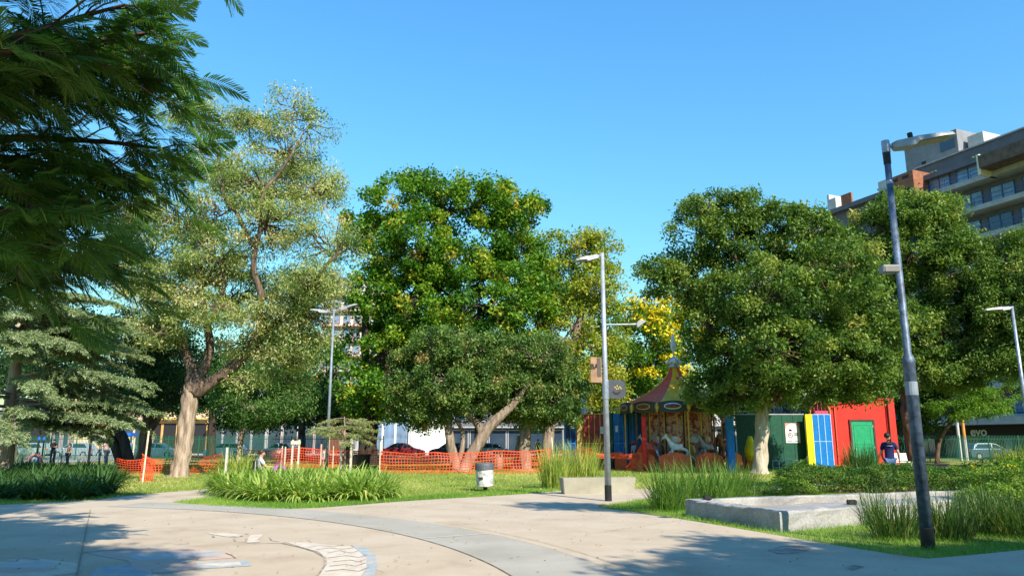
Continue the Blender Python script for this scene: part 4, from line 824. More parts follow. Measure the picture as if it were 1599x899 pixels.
while y < max(p[1] for p in bed):
    x = min(p[0] for p in bed) + pr.random() * .3
    while x < max(p[0] for p in bed):
        if in_poly(x, y, bed): place(strap[cnt % 4], 'strap_leaf_plant', (x + pr.gauss(0, .08), y + pr.gauss(0, .08), 0), pr.random() * 6.28, pr.uniform(.85, 1.15), 'arching bright green strap-leaf clump in the sunlit bed at the plaza edge', 'plant', 'strap-leaf plants in the sunlit bed'); cnt += 1
        x += .56
    y += .55
sh = [g2(-60, 784), g2(0, 785), g2(100, 780), g2(172, 772), g2(165, 756), g2(140, 745), g2(60, 742), g2(-60, 742)]
y = min(p[1] for p in sh)
while y < max(p[1] for p in sh):
    x = min(p[0] for p in sh) + pr.random() * .3
    while x < max(p[0] for p in sh):
        if in_poly(x, y, sh): place(strapd[cnt % 3], 'strap_leaf_plant', (x + pr.gauss(0, .12), y + pr.gauss(0, .12), 0), pr.random() * 6.28, pr.uniform(.72, .98), 'dark strap-leaf clump in the shaded bed at the left edge', 'plant', 'strap-leaf plants in the shaded left bed'); cnt += 1
        x += .95
    y += 1.1
lf_spik = leafmat('spiky_blade', [(0, (.02, .055, .015)), (.5, (.05, .10, .022)), (.8, (.10, .14, .035)), (1, (.22, .18, .08))], .2)
def grass_clump(label, px, pyb, rad, H, n, m, seed, w=.012, spread=.35, curve=.7, Y=None, z=0, nm='reed_clump'):
    p = gp(px, pyb) if Y is None else Vector((at(px, 715, Y).x, Y, 0)); rng = np.random.default_rng(seed); V, F, v = blades(n, rng, H, rad, spread, w, curve, 5, .05, hvar=.4)
    o = npmesh(nm, V, F, v, m); o.location = (p.x, p.y, z); return tag(o, label, 'grass clump')
grass_clump('tall yellow-green reed clump left of the concrete bench', 868, 764, .45, 1.2, 420, lf_reed, 81, .020, .35, .5)
grass_clump('tall green reed clump behind the concrete bench by the middle lamp', 908, 761, .55, 1.3, 420, lf_reed, 82, .020, .35, .5)
grass_clump('green reed clump left of the planter in front of the carousel', 1050, 797, .45, .95, 420, lf_reedg, 83, .014, .6, .8)
grass_clump('dense green reed clump against the planter corner', 1110, 794, .55, .98, 480, lf_reedg, 84, .014, .55, .8)
grass_clump('green reed clump behind the planter wall near the path', 1152, 782, .45, .9, 360, lf_reedg, 85, .014, .6, .8)
grass_clump('shaded spiky grass clump left of the tall lamp post', 1400, 842, .38, .62, 260, lf_spik, 86, .014, .7, .6)
grass_clump('shaded spiky grass clump just right of the tall lamp post', 1480, 842, .40, .66, 300, lf_spik, 87, .014, .7, .6)
grass_clump('shaded spiky grass clump below the flowering bush', 1545, 832, .42, .68, 320, lf_spik, 88, .014, .7, .7)
grass_clump('shaded spiky grass tuft at the front ledge of the planter', 1368, 820, .22, .6, 120, lf_spik, 89, .012, .6, .5)
grass_clump('shaded grass clump cut off by the lower right edge', 1600, 838, .42, .62, 300, lf_spik, 90, .014, .8, .8)
grass_clump('dark spiky grass tuft in front of the green door of the red kiosk', 1343, 733, .7, 1.25, 320, lf_strapd, 91, .03, .6, .4, Y=36)
grass_clump('yellow-green arching grass clump behind the white stake', 375, 740, .7, 1.1, 360, lf_reed, 92, .022, .9, .9, Y=33)
grass_clump('grey-green grass clump at the far left edge by the playground', 5, 726, .7, 1.3, 300, leafmat('grey_reed', [(0, (.10, .15, .08)), (1, (.26, .32, .2))], .2), 93, .02, 1.0, .9, Y=38)
grass_clump('large arching yellow-green grass clump at the right edge by the fence', 1588, 716, 1.1, 1.35, 520, lf_reed, 94, .03, 1.1, 1.0, Y=48)
# clipped hedges and bushes
lf_hedge = leafmat('hedge_leaf', [(0, (.02, .06, .012)), (.5, (.06, .13, .02)), (.9, (.13, .2, .035)), (1, (.22, .16, .05))], .25)
lf_fbush = leafmat('bush_leaf', [(0, (.03, .08, .012)), (.5, (.09, .17, .02)), (1, (.22, .28, .04))], .28)
M_twig = mat('dry_twig', (.26, .17, .11), .9, scale=10, var=.3)
def hedge(label, x0, x1, y0, y1, z0, z1, n, leaf, seed, slope=0., bottom=.45, twigs=True, group=None, cat='hedge', flowers=None, L=.07, W=.04):
    """leafy clipped top over bare stems"""
    rng = np.random.default_rng(seed); c = Vector(((x0 + x1) / 2, (y0 + y1) / 2, 0)); t = thing('hedge' if cat == 'hedge' else 'bush', label, cat, c, 0, group)
    lx, ly = x1 - x0, y1 - y0; P = rng.random((n, 3)); f = rng.integers(0, 5, n); P[f == 0, 2] = 1; P[f == 1, 2] = 1; P[f == 2, 1] = 0; P[f == 3, 0] = np.round(P[f == 3, 0]); P = P + rng.normal(size=P.shape) * np.array([.02 / lx * 3, .08, .08])
    ed = np.minimum(np.minimum(P[:, 0] * lx, (1 - P[:, 0]) * lx), np.minimum(P[:, 1], 1 - P[:, 1]) * ly); rnd_ = np.clip(.25 - ed, 0, .25)
    X = -lx / 2 + P[:, 0] * lx; Yy = -ly / 2 + P[:, 1] * ly; lump = .06 * np.sin(X * 2.1 + seed) + .05 * np.sin(X * 4.3 + Yy * 3 + seed) + .04 * np.sin(X * 9.7 + seed * 2) ; 
    zb = z0 + (z1 - z0) * bottom * (1 + .35 * np.sin(X * 3.3 + seed)); Z = zb + (z1 + lump - rnd_ * .6 - zb) * P[:, 2]
    keep = Z > .02; Q = np.stack([X, Yy, Z], 1)[keep]; v = np.clip(.5 + .25 * np.sin(X * 5 + seed) * np.sin(Yy * 4) + rng.normal(size=n) * .16, 0, 1)[keep]
    V, F = leaf_quads(Q, rng, L, W, up=.5); npmesh('foliage', V, F, np.repeat(v, 4), leaf, t)
    if twigs:
        B = MB()
        for k in range(int(lx * 45)):
            x = rng.uniform(-lx / 2, lx / 2); yv = rng.uniform(-ly / 2, ly / 4); a = Vector((x, yv, 0)); e = Vector((x + rng.normal() * .22, yv - abs(rng.normal()) * .12, z0 + (z1 - z0) * rng.uniform(.5, .9))); B.tube([a, a.lerp(e, .5) + Vector((rng.normal() * .05, 0, 0)), e], [.011, .008, .003], 4, caps=False)
        B.build('stem', M_twig, t, kind='stuff')
    if flowers:
        k = flowers[1]; P = np.stack([rng.uniform(-lx / 2, lx / 2, k), rng.uniform(-ly / 2, ly / 2, k), z1 + rng.uniform(-.1, .1, k)], 1); P = np.repeat(P, 7, 0) + rng.normal(size=(k * 7, 3)) * .03; V, F = leaf_quads(P, rng, .06, .05); npmesh('blossom', V, F, np.repeat(rng.random(k * 7), 4), flowers[0], t, kind='stuff')
    return t
hedge('sunlit clipped hedge with bare brown lower stems behind the planter', 8.3, 14.2, 22.6, 24.1, 0, .72, 26000, lf_hedge, 101, bottom=.28)
hedge('low green bush at the left end of the clipped hedge', 7.2, 8.6, 21.8, 22.9, 0, .34, 3600, lf_fbush, 102, bottom=.1, cat='bush')
hedge('tall dark clipped hedge in shade running to the right edge', 14.4, 25.5, 23.4, 25.2, 0, .84, 24000, lf_hedge, 103, bottom=.15, twigs=False)
hedge('bright bush with small orange-yellow flowers at the right edge', 9.6, 13.2, 14.6, 16.6, 0, .98, 12000, lf_fbush, 104, bottom=.2, cat='bush', flowers=(fl_yel, 46))
hedge('sparse yellowing bush in front of the flowering bush', 8.7, 9.8, 14.2, 15.2, 0, .74, 2600, lf_fbush, 105, bottom=.3, cat='bush')
hedge('low dark bush under the flowering bush at the right edge', 9.2, 12.5, 13.2, 14.5, 0, .52, 5200, lf_hedge, 106, bottom=.05, cat='bush', twigs=False)
# ---- lawn blades (nobody could count them)
lf_grass = leafmat('lawn_blade', [(0, (.12, .19, .03)), (.5, (.24, .30, .06)), (.85, (.36, .36, .11)), (1, (.45, .37, .18))], .3, .6, .2)
def lawn(name, regions, n, seed, h=.07, w=.010, ymin=10, pw=1.6, m=None):
    rng = np.random.default_rng(seed); Q = []
    paves = [[(p.x, p.y) for p in poly]]
    allx = [p for r in regions for p in r]; x0, x1 = min(p[0] for p in allx), max(p[0] for p in allx); y0, y1 = min(p[1] for p in allx), max(p[1] for p in allx)
    k = 0
    while sum(len(q) for q in Q) < n and k < 60:
        k += 1; u = rng.random(60000); e = 1 - pw; yy = (y0 ** e + u * (y1 ** e - y0 ** e)) ** (1 / e); xx = rng.uniform(x0, x1, 60000)
        ok = np.zeros(60000, bool)
        for r in regions: ok |= npin(xx, yy, r)
        ok &= ~npin(xx, yy, paves[0]); Q.append(np.stack([xx[ok], yy[ok]], 1))
    Q = np.concatenate(Q)[:n]; n = len(Q); a = rng.random(n) * 6.28; s = np.clip(Q[:, 1] / 16, .8, 3.2); hh = h * rng.uniform(.5, 1.3, n) * (.8 + .25 * s); ww = w * s; patch = .5 + .22 * np.sin(Q[:, 0] * .7 + 1.3 * np.sin(Q[:, 1] * .4)) + .12 * np.sin(Q[:, 0] * 2.3) * np.sin(Q[:, 1] * 1.1)
    d = np.stack([np.cos(a), np.sin(a)], 1); lean = rng.normal(size=(n, 2)) * .5 * hh[:, None]; V = np.zeros((n, 3, 3)); V[:, 0, :2] = Q - d * ww[:, None] / 2; V[:, 1, :2] = Q + d * ww[:, None] / 2; V[:, 2, :2] = Q + lean; V[:, 2, 2] = hh
    return npmesh(name, V.reshape(-1, 3), np.arange(n * 3).reshape(n, 3), np.repeat(np.clip(patch + rng.normal(size=n) * .16, 0, 1), 3), m or lf_grass, kind='stuff')
def npin(x, y, P):
    c = np.zeros(len(x), bool); j = len(P) - 1
    for i in range(len(P)):
        (xi, yi), (xj, yj) = P[i], P[j]
        if yi != yj: c ^= ((yi > y) != (yj > y)) & (x < (xj - xi) * (y - yi) / (yj - yi) + xi)
        j = i
    return c
tag(lawn('lawn_grass', [[g2(-60, 790), g2(1700, 790), (40, 52), (-38, 52)]], 230000, 201, .055, .012), 'short sunlit lawn grass around the paths', 'grass')
tag(lawn('island_grass', [[g2(930, 796), g2(1100, 820), g2(1300, 856), g2(1450, 878), g2(1700, 850), (18, 12), (18, 20.5), g2(1500, 768), g2(1240, 762), g2(1010, 778)]], 90000, 202, .085, .009, pw=1.2, m=leafmat('island_blade', [(0, (.05, .14, .015)), (.6, (.14, .26, .035)), (1, (.25, .33, .06))], .3)), 'longer green grass on the island round the planter', 'grass')
tag(lawn('edge_grass', [[g2(262, 786), g2(345, 776), g2(470, 786), g2(600, 783), g2(600, 788), g2(500, 796), g2(420, 798), g2(320, 793)], [g2(600, 787), g2(600, 780), g2(870, 762), g2(872, 769), g2(700, 781)]], 16000, 203, .08, .010, pw=1.2, m=MATS['island_blade']), 'green grass strip along the plaza edge', 'grass')
# fallen leaves on the paving
rng = np.random.default_rng(9); n = 620; xx = rng.uniform(-9, 9, n); yy = rng.uniform(7, 20, n); ok = npin(xx, yy, [(p.x, p.y) for p in poly]); P = np.stack([xx, yy, np.full(n, .03)], 1)[ok]
V, F = leaf_quads(P, rng, .06, .035, up=3); V[:, 2] = .036 + (V[:, 2] - .03) * .3
tag(npmesh('fallen_leaves', V, F, np.repeat(rng.random(len(P)), 4), leafmat('dry_leaf', [(0, (.16, .10, .04)), (1, (.40, .30, .14))], 0), kind='stuff'), 'scattered dry leaves lying on the plaza', 'leaves')
n = 900; xx = rng.uniform(-16, 14, n); yy = rng.uniform(20, 42, n); ok = ~npin(xx, yy, [(p.x, p.y) for p in poly]); P = np.stack([xx, yy, np.full(n, .07)], 1)[ok]
V, F = leaf_quads(P, rng, .13, .08, up=2); V[:, 2] = .07 + (V[:, 2] - .07) * .4
tag(npmesh('lawn_litter', V, F, np.repeat(rng.random(len(P)), 4), MATS['dry_leaf'], kind='stuff'), 'dry fallen leaves lying in the lawn grass', 'leaves')
# ================================================================= PLANTER, BENCH, BIN
M_conc = ramp_noise_mat('rough_concrete', [(.3, (.21, .21, .21)), (.5, (.32, .315, .305)), (.7, (.41, .395, .37))], 2.2, 12, .9, .5, 26, .7)
M_concb = ramp_noise_mat('cast_concrete', [(.3, (.27, .25, .195)), (.6, (.34, .32, .25)), (.8, (.38, .35, .28))], 2, 10, .85, .1, 40, .88)
A, Bq, Dq, Eq = Vector((3.6, 16.15, 0)), Vector((4.58, 13.35, 0)), Vector((11.0, 17.3, 0)), Vector((11.4, 19.3, 0))
def inset(p, q, r, w1, w2):
    d1 = (q - p).normalized(); d2 = (r - q).normalized(); n1 = Vector((-d1.y, d1.x, 0)); n2 = Vector((-d2.y, d2.x, 0)); a = p + n1 * w1; c = q + n2 * w2
    den = d1.x * d2.y - d1.y * d2.x; t = ((c - a).x * d2.y - (c - a).y * d2.x) / den; return a + d1 * t
cor = [A, Bq, Dq, Eq]; wid = [.30, .85, .3, .26]
inn = [inset(cor[i - 1], cor[i], cor[(i + 1) % 4], wid[i - 1], wid[i]) for i in range(4)]
pl = thing('concrete_planter', 'low rough grey concrete planter bed with bare soil beside the tall lamp post', 'planter', A)
def rough_wall(name, quad, z1, seed, nx=26):
    """a wall with chipped, uneven faces"""
    r = random.Random(seed); b = MB(A); p0, p1, i1, i0 = quad; rows = [(-.06, 0), (.10, 1), (.22, 1), (z1 - .025, 1), (z1, 0)]
    ring = []
    for k in range(nx + 1):
        u = k / nx; o_, i_ = p0.lerp(p1, u), i0.lerp(i1, u); nr = (o_ - i_).normalized(); e = 0 if k in (0, nx) else 1; sec = []
        for z, j in rows: sec.append(o_ + nr * (r.gauss(0, .013) * j * e - (.02 if z == z1 else 0)) + Vector((0, 0, z + (r.gauss(0, .007) * e if z > .2 else 0))))
        for z, j in rows[::-1]: sec.append(i_ - nr * (r.gauss(0, .008) * j * e - (.015 if z == z1 else 0)) + Vector((0, 0, z + (r.gauss(0, .006) * e if z > .2 else 0))))
        ring.append(sec)
    m = len(ring[0]); V = [p for s in ring for p in s]; F = [(k * m + j, k * m + (j + 1) % m, (k + 1) * m + (j + 1) % m, (k + 1) * m + j) for k in range(nx) for j in range(m)] + [tuple(range(m)), tuple(nx * m + j for j in range(m))]
    b.add(V, F); return b.build(name, M_conc, pl)
for i in range(4):
    j = (i + 1) % 4; rough_wall('wall', (cor[i], cor[j], inn[j], inn[i]), (.345, .335, .34, .352)[i], 300 + i)
b = MB(A); V = []; nn_ = 14
for i in range(nn_ + 1):
    for j in range(nn_ + 1):
        p = inn[0].lerp(inn[1], i / nn_).lerp(inn[3].lerp(inn[2], i / nn_), j / nn_); V.append((p.x, p.y, .19 + .025 * math.sin(i * 1.7) * math.cos(j * 1.3) + rnd.gauss(0, .012)))
b.add(V, [(i * (nn_ + 1) + j, (i + 1) * (nn_ + 1) + j, (i + 1) * (nn_ + 1) + j + 1, i * (nn_ + 1) + j + 1) for i in range(nn_) for j in range(nn_)]); b.build('soil', M_dirt, pl, smooth=True)
def stub(label, p):
    t = thing('ledge_light', label, 'light fitting', p); b = MB(); b.box((0, 0, .045), (.16, .12, .09)); b.build('housing', M_blk, t, bevel=.01); b = MB(); b.box((0, -.062, .05), (.11, .012, .045)); b.build('lens', M_dark, t); return t
p = Bq.lerp(Dq, .30) + (inn[1] - Bq) * .25; stub('small black box light on the front ledge of the planter', (p.x, p.y + .1, .338))
p = A.lerp(inn[0], .5); stub('small dark box light on the left corner of the planter', (p.x + .25, p.y - .05, .346))
bb = thing('concrete_bench', 'plain pale concrete block bench at the plaza edge by the middle lamp post', 'bench', (2.55, 23.1, 0), R(12))
b = MB(); M = Matrix.Identity(3)
V = []
for x, z, t in ((-1.07, .0, .17), (1.07, .0, .2), (1.13, .48, .24), (-1.13, .48, .24)): V += [(x, -t, z), (x, t, z)]
b.add(V, [(0, 2, 4, 6), (1, 7, 5, 3), (0, 1, 3, 2), (2, 3, 5, 4), (4, 5, 7, 6), (6, 7, 1, 0)]); b.build('seat_block', M_concb, bb, bevel=.012)
b = MB(); b.box((0, 0, -.02), (1.9, .26, .06)); b.build('plinth', M_dark, bb)
bn = thing('litter_bin', 'grey scuffed cylindrical litter bin on a short post at the lawn edge', 'bin', (gp(758, 767).x, gp(758, 767).y, 0))
M_bin = ramp_noise_mat('scuffed_bin_paint', [(.35, (.22, .22, .22)), (.5, (.55, .54, .52)), (.7, (.66, .65, .62))], 5, 10, .6, .1, 40, .8)
b = MB(); b.tube([(0, 0, -.05), (0, 0, .3)], .07, 10); b.build('post', M_blk, bn)
b = MB(); b.lathe([(.01, .15), (.245, .15), (.265, .17), (.272, .5), (.28, .70), (.255, .70), (.25, .2), (.01, .2)], n=24); b.build('drum', M_bin, bn, smooth=False)
b = MB(); b.lathe([(.283, .66), (.298, .665), (.298, .80), (.29, .86), (.25, .875), (.22, .87), (.22, .72), (.27, .70)], n=24); b.build('collar', mat('bin_collar', (.10, .11, .13), .5, .2), bn)
b = MB(); b.box((-.12, -.272, .42), (.14, .02, .07)); b.build('sticker', M_dark, bn)
for ch in bn.children: ch.rotation_euler = (0, R(-3), 0)
# ================================================================= LAMP POSTS
M_galv = mat('galvanised_steel', (.30, .34, .40), .42, .55, .2, 8); M_lampg = mat('lamp_grey_paint', (.30, .31, .31), .5, .2); M_lens = mat('lamp_lens', (.20, .19, .17), .3)
M_navyp = mat('worn_blue_grey_pole', (.10, .135, .19), .5, .25, .35, 9, .15)
def lamp_head(parent, p, ang_z, tilt, L=.95, w=.30, name='lamp_head'):
    """street lamp head with LED panel, built at p pointing along ang_z"""
    M = Matrix.Translation(p) @ Matrix.Rotation(ang_z, 4, 'Z') @ Matrix.Rotation(-tilt, 4, 'Y')
    def bd(nm, V, F, m, par=None):
        b = MB(); b.add([M @ Vector(v) for v in V], F); return b.build(nm, m, par or parent)
    def loft(secs):
        V = []
        for x, hw, z0, z1 in secs: V += [(x, -hw, z0), (x, hw, z0), (x, hw * .85, z1), (x, -hw * .85, z1)]
        k = len(secs); return V, [(i * 4 + j, i * 4 + (j + 1) % 4, i * 4 + 4 + (j + 1) % 4, i * 4 + 4 + j) for i in range(k - 1) for j in range(4)] + [(0, 1, 2, 3), tuple(4 * (k - 1) + j for j in range(4))]
    h = bd(name, *loft([(.05, .05, -.045, .04), (.10, .10, -.065, .05), (.37, w * .40, -.075, .06), (.42, w * .46, -.025, .062), (.8 * L, w * .5, -.012, .055), (.95 * L, w * .42, -.008, .045), (L, w * .26, .0, .035)]), M_lampg)
    bd('led_panel', *loft([(.44, w * .40, -.032, -.018), (.86 * L, w * .42, -.020, -.006)]), M_lens, h)
    b = MB(); b.tube([M @ Vector((.36, 0, .07)), M @ Vector((.36, 0, .17))], .04, 10); b.build('photocell', M_dark, h)
    b = MB(); b.tube([M @ Vector((-.06, 0, 0)), M @ Vector((.14, 0, 0))], .035, 8); b.build('spigot', M_galv, h); return h
def lamp_post(label, base, h, r0, r1, step_z=None, mats=(None, None), band=.35):
    t = thing('street_lamp', label, 'street lamp', base); m0 = mats[0] or M_galv
    b = MB()
    if step_z: prof = [(r0, band), (r0 * .97, step_z - .03), (r0 * 1.04, step_z - .02), (r0 * 1.0, step_z + .05), (r1 * 1.15, step_z + .12), (r1, h)]
    else: prof = [(r0, band), (r1, h)]
    b.lathe(prof, n=16); b.build('pole', m0, t, smooth=True)
    b = MB(); b.lathe([(r0 * 1.08, -.05), (r0 * 1.08, band * .98), (r0 * .9, band + .01)], n=16); b.build('base_sleeve', M_blk, t); return t
lp = gp(1450, 857); H1 = at(1383, 225, lp.y).z
t = lamp_post('tall stepped blue-grey street lamp in the shaded grass island, head pointing right', (lp.x, lp.y, 0), H1, .088, .047, at(1415, 565, lp.y).z, (M_navyp, None), .30)
b = MB(); b.lathe([(.055, H1 - .34), (.058, H1 - .16), (.05, H1 - .15)], n=14); b.build('collar', M_dark, t)
b = MB(); b.lathe([(.062, H1 - .15), (.062, H1 + .05), (.02, H1 + .06)], n=14); b.build('cap', M_galv, t)
lamp_head(t, Vector((.05, 0, H1 - .04)), R(-6), R(7), 1.0, .34)
zb = at(1423, 600, lp.y).z; b = MB(); b.lathe([(.089, zb - .16), (.0895, zb + .04)], n=16); b.build('sticker_band', mat('grey_sticker', (.22, .26, .31), .5), t)
b = MB(); b.lathe([(.052, at(1390, 285, lp.y).z - .03), (.056, at(1390, 285, lp.y).z), (.05, at(1390, 285, lp.y).z + .03)], n=14); b.build('clamp', M_galv, t)
zf = at(1388, 420, lp.y).z
b = MB(); b.box((-.06, .10, zf), (.06, .22, .05)); b.tube([(0, .02, zf + .06), (-.08, .1, zf - .02)], .02, 6); b.build('bracket', M_galv, t)
b = MB(); b.box((-.13, .02, zf), (.27, .16, .12)); fl = b.build('flood_light', mat('flood_grey', (.22, .24, .26), .5, .2), t, bevel=.012)
b = MB(); b.box((-.13, -.064, zf - .01), (.22, .012, .08)); b.build('lens', M_lens, fl)
l2 = gp(950, 783); H2 = at(940, 395, l2.y).z
t = lamp_post('grey street lamp by the concrete bench carrying two signs and a side arm with floodlight', (l2.x, l2.y, 0), H2, .085, .05, None, (mat('steel_pole_paint', (.33, .36, .41), .5, .3, .15, 6), None), .42)
lamp_head(t, Vector((-.05, 0, H2 - .08)), R(180), R(-13), .72, .28)
za = at(960, 507, l2.y).z; b = MB(); b.tube([(0, 0, za), (.95, .0, za + .015)], .026, 8); arm = b.build('side_arm', M_galv, t)
b = MB(); b.profile([(.90 - .0, za - .09), (1.16, za + .10), (.98, za + .14), (.86, za + .02)], -.07, .07, M=Matrix(((0, 1, 0), (1, 0, 0), (0, 0, 1)))); fl = b.build('flood_light', M_lampg, arm, bevel=.01)
zs0, zs1 = at(935, 597, l2.y).z, at(935, 557, l2.y).z; hh = (zs1 - zs0) / 2; zc = (zs0 + zs1) / 2
b = MB(); pr_ = [(-.40, zc - hh * .9), (-.38, zc - hh), (-.10, zc - hh * 1.02), (-.085, zc - hh * .95), (-.10, zc + hh * .95), (-.36, zc + hh), (-.39, zc + hh * .85)]
b.profile([(p[0] + .0, p[1]) for p in pr_], -.03, .01, M=Matrix(((0, 1, 0), (1, 0, 0), (0, 0, 1)))); s1 = b.build('hanging_board', mat('tan_board', (.31, .19, .11), .7, var=.2, scale=5), t, bevel=.006)
b = MB(); b.box((-.165, -.034, zc + .06), (.10, .008, .50)); b.build('dark_strip', mat('board_dark', (.10, .08, .07), .8), s1)  # darker strip on the front of the board
text_obj('lettering', 'BA', .19, M_blk, s1, (-.285, -.0345, zc + hh * .22), (R(90), 0, 0), .003, .006)
b = MB(); b.tube([(-.11, 0, zc + .1), (0, 0, zc + .1)], .015, 6); b.tube([(-.11, 0, zc - .1), (0, 0, zc - .1)], .015, 6); b.build('bracket', M_blk, t)
z0, z1 = at(955, 622, l2.y).z, at(955, 593, l2.y).z; zc = (z0 + z1) / 2; M_sg = mat('slate_sign', (.055, .062, .075), .6)
b = MB(); c_ = .22; prof = []
for k in range(28):
    a = 2 * math.pi * k / 28; sx = abs(math.cos(a)) ** .45 * (1 if math.cos(a) > 0 else -1); sz = abs(math.sin(a)) ** .45 * (1 if math.sin(a) > 0 else -1); prof.append((.29 + sx * .235, zc + sz * (z1 - z0) / 2))
XZ = Matrix(((0, 1, 0), (1, 0, 0), (0, 0, 1)))
b.profile(prof, -.02, .02, M=XZ); s2 = b.build('square_sign', M_sg, t)
b = MB(); cr_ = [(.29 + .12 * math.cos(R(a)), zc - .01 + .14 * math.sin(R(a))) for a in range(205, 336, 10)] + [(.29 + .10 * math.cos(R(a)), zc - .0 + .085 * math.sin(R(a))) for a in range(335, 204, -10)]
b.profile(cr_, -.026, -.018, M=XZ); b.build('smile_cutout', M_dark, s2)
for dx, dz in ((-.06, .05), (.0, .085), (.07, .06), (.03, .02), (.10, .02), (-.02, .01)):
    b = MB(); st_ = [(.31 + dx + (.032 if k % 2 == 0 else .012) * math.cos(R(36 * k)), zc + dz + (.032 if k % 2 == 0 else .012) * math.sin(R(36 * k))) for k in range(10)]; b.profile(st_, -.025, -.018, M=XZ); b.build('yellow_star', mat('sign_yellow', (.5, .42, .08), .6), s2)
b = MB(); b.lathe([(.088, z0 - .02), (.09, z0 + .01), (.09, z1 - .02), (.088, z1)], n=14); b.build('sign_clamp', M_galv, t)
p3 = at(509, 740, 31); H3 = at(521, 482, 31).z
t = lamp_post('distant grey street lamp with two opposed heads behind the strap-leaf bed', (p3.x, 31, 0), H3, .07, .04, None, (mat('dull_pole_grey', (.20, .23, .27), .6, .2), None))
b = MB(); b.tube([(-.5, 0, H3 - .12), (0, 0, H3 - .16), (.5, 0, H3 + .05)], .025, 6); b.build('cross_arm', M_galv, t)
lamp_head(t, Vector((-.2, 0, H3 - .13)), R(180), R(5), .8, .28); lamp_head(t, Vector((.2, 0, H3 - .05)), R(0), R(16), .8, .28)
p4 = at(1580, 478, 28); t = lamp_post('grey street lamp cut off by the right edge with its head pointing left', (p4.x, 28, 0), p4.z, .085, .05)
lamp_head(t, Vector((-.05, 0, p4.z - .06)), R(180), R(-6), 1.05, .30)
# ================================================================= CAROUSEL
M_red = mat('carousel_red', (.72, .07, .02), .45, var=.15, scale=2); M_yel = mat('carousel_yellow', (.88, .42, .005), .45, var=.12, scale=2); M_cgreen = mat('carousel_green', (.025, .06, .035), .5, var=.4, scale=4, col2=(.07, .03, .02))
M_gold = mat('gold_trim', (.55, .33, .06), .4, .4); M_brown = mat('carousel_brown', (.16, .05, .035), .5, var=.3, scale=3); M_pict = ramp_noise_mat('painted_panel', [(.34, (.12, .03, .03)), (.46, (.42, .10, .05)), (.55, (.55, .42, .30)), (.62, (.30, .12, .08)), (.7, (.60, .50, .40))], 3.6, 5, .4, .05, 30, .7)
M_mirror = mat('mirror', (.7, .7, .68), .08, 1.0, .05); M_silver = mat('silver_paint', (.5, .5, .5), .3, .6)
CY = 43.2; cx = at(1058, 700, CY).x
ca = thing('carousel', 'small carousel with red and yellow striped pointed roof behind the reed clumps', 'carousel', (cx, CY, 0))
zr = at(1058, 640, CY - 3.1).z; zt = at(1057, 574, CY).z; RR = 3.15
b = MB(); b.lathe([(RR - .1, 0), (RR - .1, .28), (.5, .28)], n=32); b.build('deck', M_brown, ca)
prof_r = lambda u: .30 + (RR - .05 - .30) * (1 - u) ** 1.8
for k in range(8):
    a0, a1 = 2 * math.pi * (k + .39) / 8, 2 * math.pi * (k + 1.39) / 8; V = []; nz = 8
    for i in range(nz + 1):
        u = i / nz; z = zr + .42 + (zt - zr - .42) * u
        for q in range(7):
            a = a0 + (a1 - a0) * q / 6; bulge = -.07 * math.sin(math.pi * q / 6) * (1 - u); V.append((prof_r(u) * math.cos(a), prof_r(u) * math.sin(a), z + bulge))
    b = MB(); b.add(V, [(i * 7 + q, i * 7 + q + 1, i * 7 + 8 + q, i * 7 + 7 + q) for i in range(nz) for q in range(6)]); b.build('roof_gore', M_red if k % 2 == 0 else M_yel, ca, smooth=True)
nC = 12
